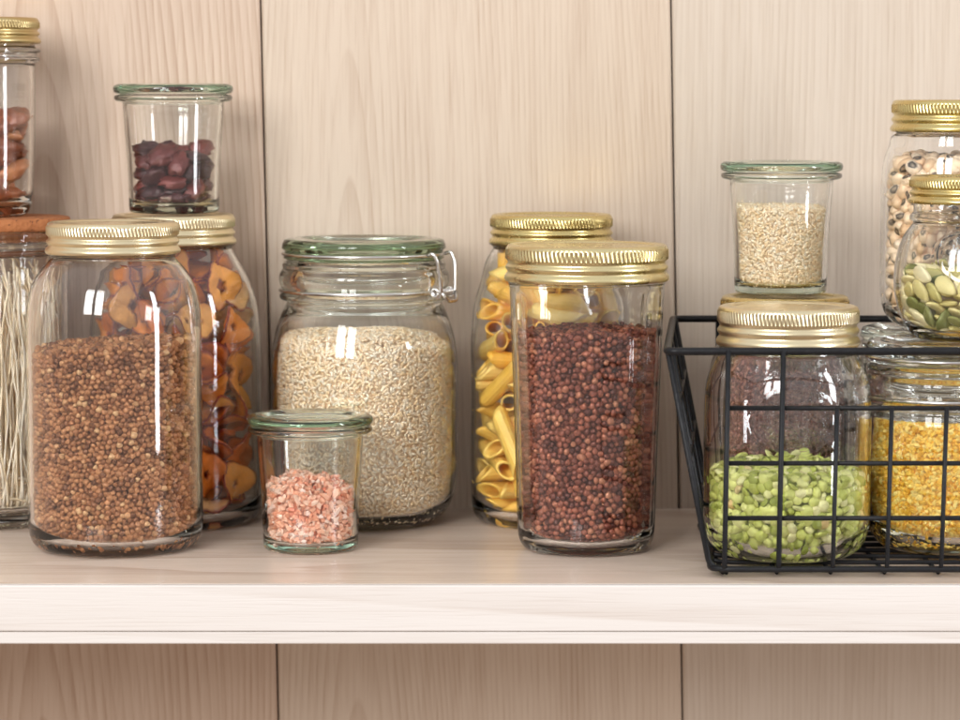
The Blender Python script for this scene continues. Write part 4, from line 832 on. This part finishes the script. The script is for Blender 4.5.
mass_in('salt', 'pink_salt_crystals', [crystal(k, .0015 + .0002 * k) for k in range(5)], jsalt, .0029, topf(.0355, -.10, .12, .0045, 75, 12), M_SALT,
        'coarse pink and white salt crystals half filling the small front jar', 'salt', tilt=1.5, s=.25, rad=.0016, rel=True, smooth=False, arc=360, layers=3)

# rice noodles: long upright wavy strands, tangled at the foot
M_NOOD = grain_mat('rice_noodle', [(0, srgb(246, 224, 182)), (.5, srgb(252, 236, 206)), (1, srgb(255, 246, 228))], .35, mottle=.0, bump=None)
def noodles():
    Vs, Fs, Rs = [], [], []; off = 0
    for i in range(420):
        r0 = .0366 * math.sqrt(random.uniform(.45, 1)); a = random.uniform(0, 2 * PI)
        n = 30; pts = []
        ztop = .138 + random.gauss(0, .008)
        sw = random.gauss(0, .25); ph = random.uniform(0, 6.3); am = random.uniform(.0006, .003)
        loop = random.random() < .35
        for k in range(n):
            f = k / (n - 1)
            z = .0100 + (ztop - .0100) * f
            aa = a + sw * f + .05 * math.sin(ph + f * 9)
            rr = r0 - abs(am * math.sin(ph + f * 14)) - (.012 * max(0, f - .9) * 10 if loop else 0)
            if f < .12: rr -= (.12 - f) * .05; z += .002 * math.sin(ph * 3)
            pts.append((min(rr, .0366) * math.cos(aa), min(rr, .0366) * math.sin(aa), z))
        me = tube('n', pts, .00062, 5)
        V = np.array([v.co[:] for v in me.vertices])
        F = []
        for p in me.polygons:
            v = list(p.vertices)
            for q in range(1, len(v) - 1): F.append((v[0], v[q], v[q + 1]))
        bpy.data.meshes.remove(me)
        Vs.append(V); Fs.append(np.array(F) + off); Rs.append(np.full(len(V), random.random())); off += len(V)
    for i in range(90):     # coils at the foot
        r0 = random.uniform(.016, .034); a = random.uniform(0, 6.3); zc = random.uniform(.012, .030); L = random.uniform(.8, 2.4)
        pts = [(min(r0 + .003 * math.sin(3 * t + a), .0362) * math.cos(a + t * L), min(r0 + .003 * math.sin(3 * t + a), .0362) * math.sin(a + t * L), max(zc + .006 * math.sin(2.2 * t + a * 3), .0105)) for t in np.linspace(0, 1.6, 22)]
        me = tube('n', pts, .00062, 5)
        V = np.array([v.co[:] for v in me.vertices]); F = []
        for p in me.polygons:
            v = list(p.vertices)
            for q in range(1, len(v) - 1): F.append((v[0], v[q], v[q + 1]))
        bpy.data.meshes.remove(me)
        Vs.append(V); Fs.append(np.array(F) + off); Rs.append(np.full(len(V), random.random())); off += len(V)
    V = np.concatenate(Vs); F = np.concatenate(Fs)
    me = mesh('noodles', V, [tuple(map(int, f)) for f in F])
    a = me.attributes.new('rnd', 'FLOAT', 'POINT'); a.data.foreach_set('value', np.concatenate(Rs).astype(np.float32))
    return me
o = obj('rice_noodles', noodles(), M_NOOD); o.location = J['noodle'].location
tag(o, 'thin cream rice noodles standing upright in the cork-lidded jar', 'noodles', kind='stuff')

# ---- countable pieces from settled heaps
def settled(key, pack, name, meshes, jar, label, cat, group, keep=lambda x, y, z: True, zoff=.0, jarR=None):
    base = J[key].location
    for row in PACK[pack].split():
        v = [int(k) for k in row.split(',')]
        x, y, z = v[1] / 1e4, v[2] / 1e4, v[3] / 1e4 + jar.floor + zoff
        if not keep(x, y, z): continue
        ms = meshes[v[0]]
        me = ms[random.randrange(len(ms))]
        o = bpy.data.objects.new(name, me); COL.objects.link(o)
        q = Quaternion([k / 100 for k in v[4:8]]).normalized()
        # keep the whole piece inside the glass
        for _ in range(14):
            worst = 0
            for w in HULL[me.name]:
                p = q @ w + Vector((x, y, z)); rr = math.hypot(p.x, p.y); lim = float(jar.rin(p.z)) - .0004
                worst = max(worst, rr - lim)
            if worst <= 0: break
            s = math.hypot(x, y) or 1e-6
            x -= x / s * worst * .8; y -= y / s * worst * .8
            if z > jar.top * .6: z -= worst * .5
        o.rotation_mode = 'QUATERNION'; o.rotation_quaternion = q
        o.location = base + Vector((x, y, z))
        tag(o, label, cat, group)
HULL = {}
def reg(me, mat):
    me.materials.append(mat)
    st_ = max(1, len(me.vertices) // 60)
    HULL[me.name] = [me.vertices[i].co.copy() for i in range(0, len(me.vertices), st_)]
    return me

# penne
def penne(seed):
    r = random.Random(seed)
    n, m_ = 48, 16; ro, ri, L = .0050, .0037, .034
    bend = r.uniform(-.0007, .0007); sl = .0062; dent = r.uniform(0, .08)
    vs, fs = [], []
    for (R_, inner) in ((ro, 0), (ri, 1)):
        for i in range(m_ + 1):
            f = i / m_
            for k in range(n):
                t = 2 * PI * k / n
                rr = R_ + (.00018 * math.cos(16 * t) if not inner else 0)
                x, y = rr * math.cos(t) * (1 + dent), rr * math.sin(t) * (1 - dent)
                z = (f - .5) * (L - 0) + sl * math.cos(t) * .5 * (1 if inner == 0 else ri / ro) * 1.6 * (abs(2 * f - 1)) * (1 if f > .5 else 1)
                x += bend * (1 - (2 * f - 1) ** 2)
                vs.append((x, y, z))
    N = (m_ + 1) * n
    for i in range(m_):
        for k in range(n):
            k2 = (k + 1) % n
            a, b, c, d = i * n + k, i * n + k2, (i + 1) * n + k2, (i + 1) * n + k
            fs.append((a, b, c, d)); fs.append((N + d, N + c, N + b, N + a))
    for k in range(n):
        k2 = (k + 1) % n
        fs.append((k2, k, N + k, N + k2)); a = m_ * n
        fs.append((a + k, a + k2, N + a + k2, N + a + k))
    me = mesh('penne', vs, fs)
    return me
M_PEN = grain_mat('penne_pasta', [(0, srgb(246, 188, 66)), (.5, srgb(252, 206, 92)), (1, srgb(254, 220, 124))], .42, attr=False, mottle=.08, bump=(500, .1, .0004))
PN = [reg(penne(k), M_PEN) for k in range(4)]
settled('penne', 'penne', 'penne_tube', [PN], jp, 'ridged yellow penne tube piled in the tall jar behind the red beans', 'pasta', 'penne in the tall gold-lidded jar',
        keep=lambda x, y, z: y < .012 and (z < .154))

# dried apple rings
def apple(kind, seed):
    r = random.Random(seed)
    Ro = (.0145, .0120, .0160)[kind]; Ri = Ro * r.uniform(.12, .24); T = .0030
    half = kind == 2
    n, m_ = (30, 8) if half else (56, 8)
    ph, ph2 = r.uniform(0, 6.3), r.uniform(0, 6.3); A1, A2 = r.uniform(.0016, .0034), r.uniform(.0008, .0020)
    vs, fs, sp = [], [], []
    cols = n + 1 if half else n
    loop = []                                # cross-section loop: top out, edge, bottom in
    for j in range(m_ + 1): loop.append((j / m_, 1))
    for j in range(m_, -1, -1): loop.append((j / m_, -1))
    for i in range(cols):
        t = (PI * i / n) if half else 2 * PI * i / n
        ex = 1 - .07 + .07 * math.sin(2 * t + ph) + .04 * math.sin(5 * t + ph2) + .02 * math.sin(11 * t + ph)
        star = 1 + .18 * math.cos(5 * t + ph) + .12 * math.sin(2 * t + ph2)
        for (f, s) in loop:
            rr = Ri * star + (Ro * ex - Ri * star) * f
            th = T * (.5 + .5 * math.sin(PI * min(1, .15 + f * .85)) ** .5) * .5 * (1 if 0 < f < 1 else .55)
            zz = A1 * math.sin(2 * t + ph) * f * f * 2 + A2 * math.sin(3 * t + ph2) * f + .0003 * math.sin(23 * t + f * 9)
            x, y = rr * math.cos(t), rr * math.sin(t)
            vs.append((x, y, zz + s * th)); sp.append(1.0 if f == 1 else (.55 if f == 0 else 0))
    m2 = len(loop)
    for i in range(n):
        a = i * m2; b = ((i + 1) % cols) * m2
        for j in range(m2):
            j2 = (j + 1) % m2
            fs.append((a + j, b + j, b + j2, a + j2))
    if half:
        fs.append(tuple(range(m2))); fs.append(tuple(reversed(range(n * m2, n * m2 + m2))))
    me = mesh('apple', vs, fs)
    bm = bmesh.new(); bm.from_mesh(me); bmesh.ops.recalc_face_normals(bm, faces=bm.faces); bm.to_mesh(me); bm.free()
    a = me.attributes.new('spot', 'FLOAT', 'POINT'); a.data.foreach_set('value', np.array(sp, np.float32))
    return me
M_APP = grain_mat('dried_apple', [(0, srgb(226, 106, 26)), (.4, srgb(252, 150, 46)), (.8, srgb(255, 178, 76)), (1, srgb(252, 204, 140))], .5, attr=False, spots=srgb(150, 44, 22), mottle=.3, speck=160, bump=(260, .5, .0012))
AP = [[reg(apple(k, 10 * k + s), M_APP) for s in range(4)] for k in range(3)]
settled('apple', 'apple', 'dried_apple_ring', AP, ja, 'curled orange dried apple slice with dark skin in the tall jar', 'dried fruit', 'dried apple slices in the tall jar',
        keep=lambda x, y, z: y < .030 and z < .158)

# dark dried fruit, pecans, pumpkin seeds
def lump(a, b, c, seed, amp, fr, groove=0, I=I3):
    V, F = I; vs = []
    for v in V:
        p = Vector(v)
        k = 1 + amp * noise.noise(p * fr + Vector((seed * 3.1, 0, 0))) + amp * .5 * noise.noise(p * fr * 2.3 + Vector((seed, 5, 0)))
        if groove: k -= groove * math.exp(-(p.y / .16) ** 2) * (1 if p.z > 0 else .6) - .03 * math.sin(p.y * 16)
        vs.append((p.x * a * k, p.y * b * k, p.z * c * k))
    return mesh('lump', vs, [tuple(map(int, f)) for f in F])
M_CRAN = grain_mat('dark_dried_fruit', [(0, srgb(56, 18, 24)), (.5, srgb(84, 30, 34)), (1, srgb(124, 50, 44))], .46, attr=False, mottle=.2, spec=.5, bump=(260, .5, .0012))
CR = [[reg(lump(.0094, .0066, .0038, s, .40, 2.6, .12), M_CRAN) for s in range(4)], [reg(lump(.0082, .0062, .0036, s + 9, .40, 2.8, .12), M_CRAN) for s in range(3)]]
settled('cran', 'cran', 'dried_fruit', CR, jcran, 'wrinkled dark red dried fruit in the small upper jar', 'dried fruit', 'dark dried fruits in the small upper jar')
M_PEC = grain_mat('pecan_nut', [(0, srgb(128, 62, 34)), (.5, srgb(176, 98, 56)), (1, srgb(214, 146, 98))], .35, attr=False, mottle=.5, speck=140, spec=.5, bump=(240, .5, .001))
PC = [[reg(lump(.0145, .0090, .0058, s + 3, .34, 2.2, .3), M_PEC) for s in range(4)]]
settled('pecan', 'pecan', 'pecan', PC, jpc, 'brown pecan half in the narrow jar on the cork lid', 'nut', 'pecans in the narrow jar')
def pseed(seed):
    V, F = I3; vs = []
    for v in V:
        p = Vector(v); w = .82 - .26 * p.x - .12 * p.x * p.x
        rim = abs(p.z) ** .8
        vs.append((p.x * .0072, p.y * .0046 * w * 1.15, math.copysign(rim, p.z) * .0017 + .0005 * math.sin(p.x * 2 + seed)))
    return mesh('seed', vs, [tuple(map(int, f)) for f in F])
M_SEED = grain_mat('pumpkin_seed', [(0, srgb(120, 128, 68)), (.22, srgb(160, 160, 92)), (.38, srgb(210, 196, 120)), (.75, srgb(240, 226, 164)), (1, srgb(248, 236, 196))], .42, attr=False, mottle=.25, speck=200, bump=(300, .3, .0006))
SD = [reg(pseed(k), M_SEED) for k in range(3)]
settled('seed', 'seed', 'pumpkin_seed', [SD, SD], js, 'flat green or cream pumpkin seed in the small rounded jar', 'seed', 'pumpkin seeds in the small rounded jar',
        keep=lambda x, y, z: (x * x + y * y > .022 ** 2 and y < .018) or z > .030)

# ------------------------------------------------------------------ wire basket
def bp(px, py, d): return at(px, py, d)
bk = empty('wire_basket', (.225, .118, 0), 'black wire basket with a rolled rim holding the split pea and bulgur jars', 'basket')
off = -Vector((.225, .118, 0))
def wire(name, pts, r, fil=.006, closed=False):
    p = [Vector(q) + off for q in pts]
    if fil: p = fillet_path(p, fil, 6, closed)
    return obj(name, tube(name, p, r, 10, closed), M_WIRE, bk)
ZR = .1180 * ZS
yF, yB = .0090, .2290
xL = at(667, 350, 1.535).x; xLb = at(673, 317, 1.755).x
xs = [at(727, 400, 1.54).x + .02825 * k for k in range(8)]
xR = xs[0] + xs[7] - xL; xRb = xs[0] + xs[7] - xLb
wire('rim', [(xL, yF, ZR), (xR, yF, ZR), (xRb, yB, ZR), (xLb, yB, ZR)], .0021, .006, True)
zf = .0046; yf0, yb0 = .0235, .2120
bL = at(710, 560, 1.55).x; bR = xs[0] + xs[7] - bL
BI = .015
wire('base_rail', [(bL, yf0, zf), (bR, yf0, zf), (bR - BI, yb0, zf), (bL + BI, yb0, zf)], .0017, .012, True)
lerp = lambda a, b, t: a + (b - a) * t
def yfront(z): return lerp(yf0, yF, (z - zf) / (ZR - zf))
def yback(z): return lerp(yb0, yB, (z - zf) / (ZR - zf))
hz = [at(800, y, 1.54).z for y in (520, 464, 408)]
for k, x in enumerate(xs):
    top_z = ZR if k in (0, 1, 6, 7) else hz[2]
    w = .0014 if top_z == ZR else .0012
    wire('upright_wire', [(x, yfront(top_z) - .0016, top_z + .0006), (x, yf0 - .0014, zf + .0008), (x, yf0 + .010, .0022)], w, .004)
    x += .0122 * (1 if k < 4 else -1)
    wire('upright_wire', [(x, yback(top_z) + .0016, top_z + .0006), (x, yb0 + .0014, zf + .0008), (x, yb0 - .010, .0022)], w, .004)
    x = xs[k]
    wire('floor_wire', [(x, yf0 + .008, .0016), (x, yb0 - .008, .0016)], .0011, 0)
for z in hz:
    wire('cross_wire', [(xs[0] - .001, yfront(z) + .0006, z), (xs[7] + .001, yfront(z) + .0006, z)], .0013, 0)
    wire('cross_wire', [(xs[0] + .0112, yback(z) - .0006, z), (xs[7] - .0112, yback(z) - .0006, z)], .0013, 0)
for sgn, (a, b, c, d) in ((-1, (xL, xLb, bL, bL + BI)), (1, (xR, xRb, bR, bR - BI))):
    for t in (0.0, .36, .70, 1.0):
        ry = lerp(yF + .004, yB - .004, t); by = lerp(yf0 + .006, yb0 - .006, t)
        wire('upright_wire', [(lerp(a, b, t) - sgn * .0008, ry, ZR), (lerp(c, d, t) - sgn * .0002, by, zf + .001), (lerp(c, d, t) - sgn * .010, by, .0022)], .0017 if t in (0, 1) else .0012, .005)
    for z in hz:
        f = (z - zf) / (ZR - zf)
        wire('cross_wire', [(lerp(c, a, f) - sgn * .0006, yfront(z) + .006, z), (lerp(d, b, f) - sgn * .0006, yback(z) - .006, z)], .0013, 0)
for t in np.linspace(.06, .94, 9):
    y = lerp(yf0, yb0, float(t))
    wire('floor_wire', [(bL - .0005 + BI * t, y, zf), (bL + .009 + BI * t, y, .0032), (bR - .009 - BI * t, y, .0032), (bR + .0005 - BI * t, y, zf)], .0012, .004)
# ------------------------------------------------------------------ light
w = bpy.data.worlds.new('World'); sc.world = w; w.use_nodes = True
nt = w.node_tree; bg = nt.nodes['Background']
tc = nt.nodes.new('ShaderNodeTexCoord'); sp = nt.nodes.new('ShaderNodeSeparateXYZ'); cr = nt.nodes.new('ShaderNodeValToRGB')
nt.links.new(tc.outputs['Generated'], sp.inputs[0])
mr = nt.nodes.new('ShaderNodeMapRange'); mr.inputs['From Min'].default_value = -1; mr.inputs['From Max'].default_value = 1
nt.links.new(sp.outputs['Z'], mr.inputs['Value']); nt.links.new(mr.outputs[0], cr.inputs[0])
cr.color_ramp.elements[0].position = .3; cr.color_ramp.elements[0].color = (.50, .37, .29, 1)
cr.color_ramp.elements[1].position = .75; cr.color_ramp.elements[1].color = (.88, .88, .90, 1)
e_ = cr.color_ramp.elements.new(.48); e_.color = (.60, .57, .54, 1)
nt.links.new(cr.outputs[0], bg.inputs['Color']); bg.inputs['Strength'].default_value = .98

def area(name, loc, tgt, sx, sy, power, col):
    l = bpy.data.lights.new(name, 'AREA'); l.shape = 'RECTANGLE'; l.size = sx; l.size_y = sy; l.energy = power; l.color = col
    o = bpy.data.objects.new(name, l); COL.objects.link(o); o.location = loc
    o.rotation_euler = (Vector(tgt) - Vector(loc)).to_track_quat('-Z', 'Y').to_euler()
    return o
tgt = Vector((0, .15, .08)); c0 = Vector((-.98, -2.0, 1.02))
side = (tgt - c0).cross(Vector((0, 0, 1))).normalized()
for k in (-1, 1):                                  # two tall panes of the window
    p = c0 + side * .30 * k
    area('window_light', p, tgt + side * .30 * k, .44, 1.15, 25, (1, .997, .99))
area('side_window_light', (1.62, -.72, .45), (0, .1, .12), .16, 1.3, 17, (.94, .96, 1))

sc.view_settings.view_transform = 'Standard'
sc.view_settings.look = 'None'
sc.view_settings.exposure = 0
sc.view_settings.gamma = 1
cy = sc.cycles
cy.max_bounces = 18; cy.transmission_bounces = 16; cy.glossy_bounces = 6; cy.diffuse_bounces = 9; cy.transparent_max_bounces = 16; cy.volume_bounces = 0
cy.caustics_reflective = True; cy.caustics_refractive = True; cy.blur_glossy = .3
cy.sample_clamp_indirect = 40; cy.sample_clamp_direct = 0
cy.use_denoising = True
try:
    cy.denoiser = 'OPENIMAGEDENOISE'; cy.denoising_input_passes = 'RGB_ALBEDO_NORMAL'; cy.denoising_prefilter = 'ACCURATE'
except Exception: pass
cy.use_adaptive_sampling = True; cy.adaptive_threshold = .01
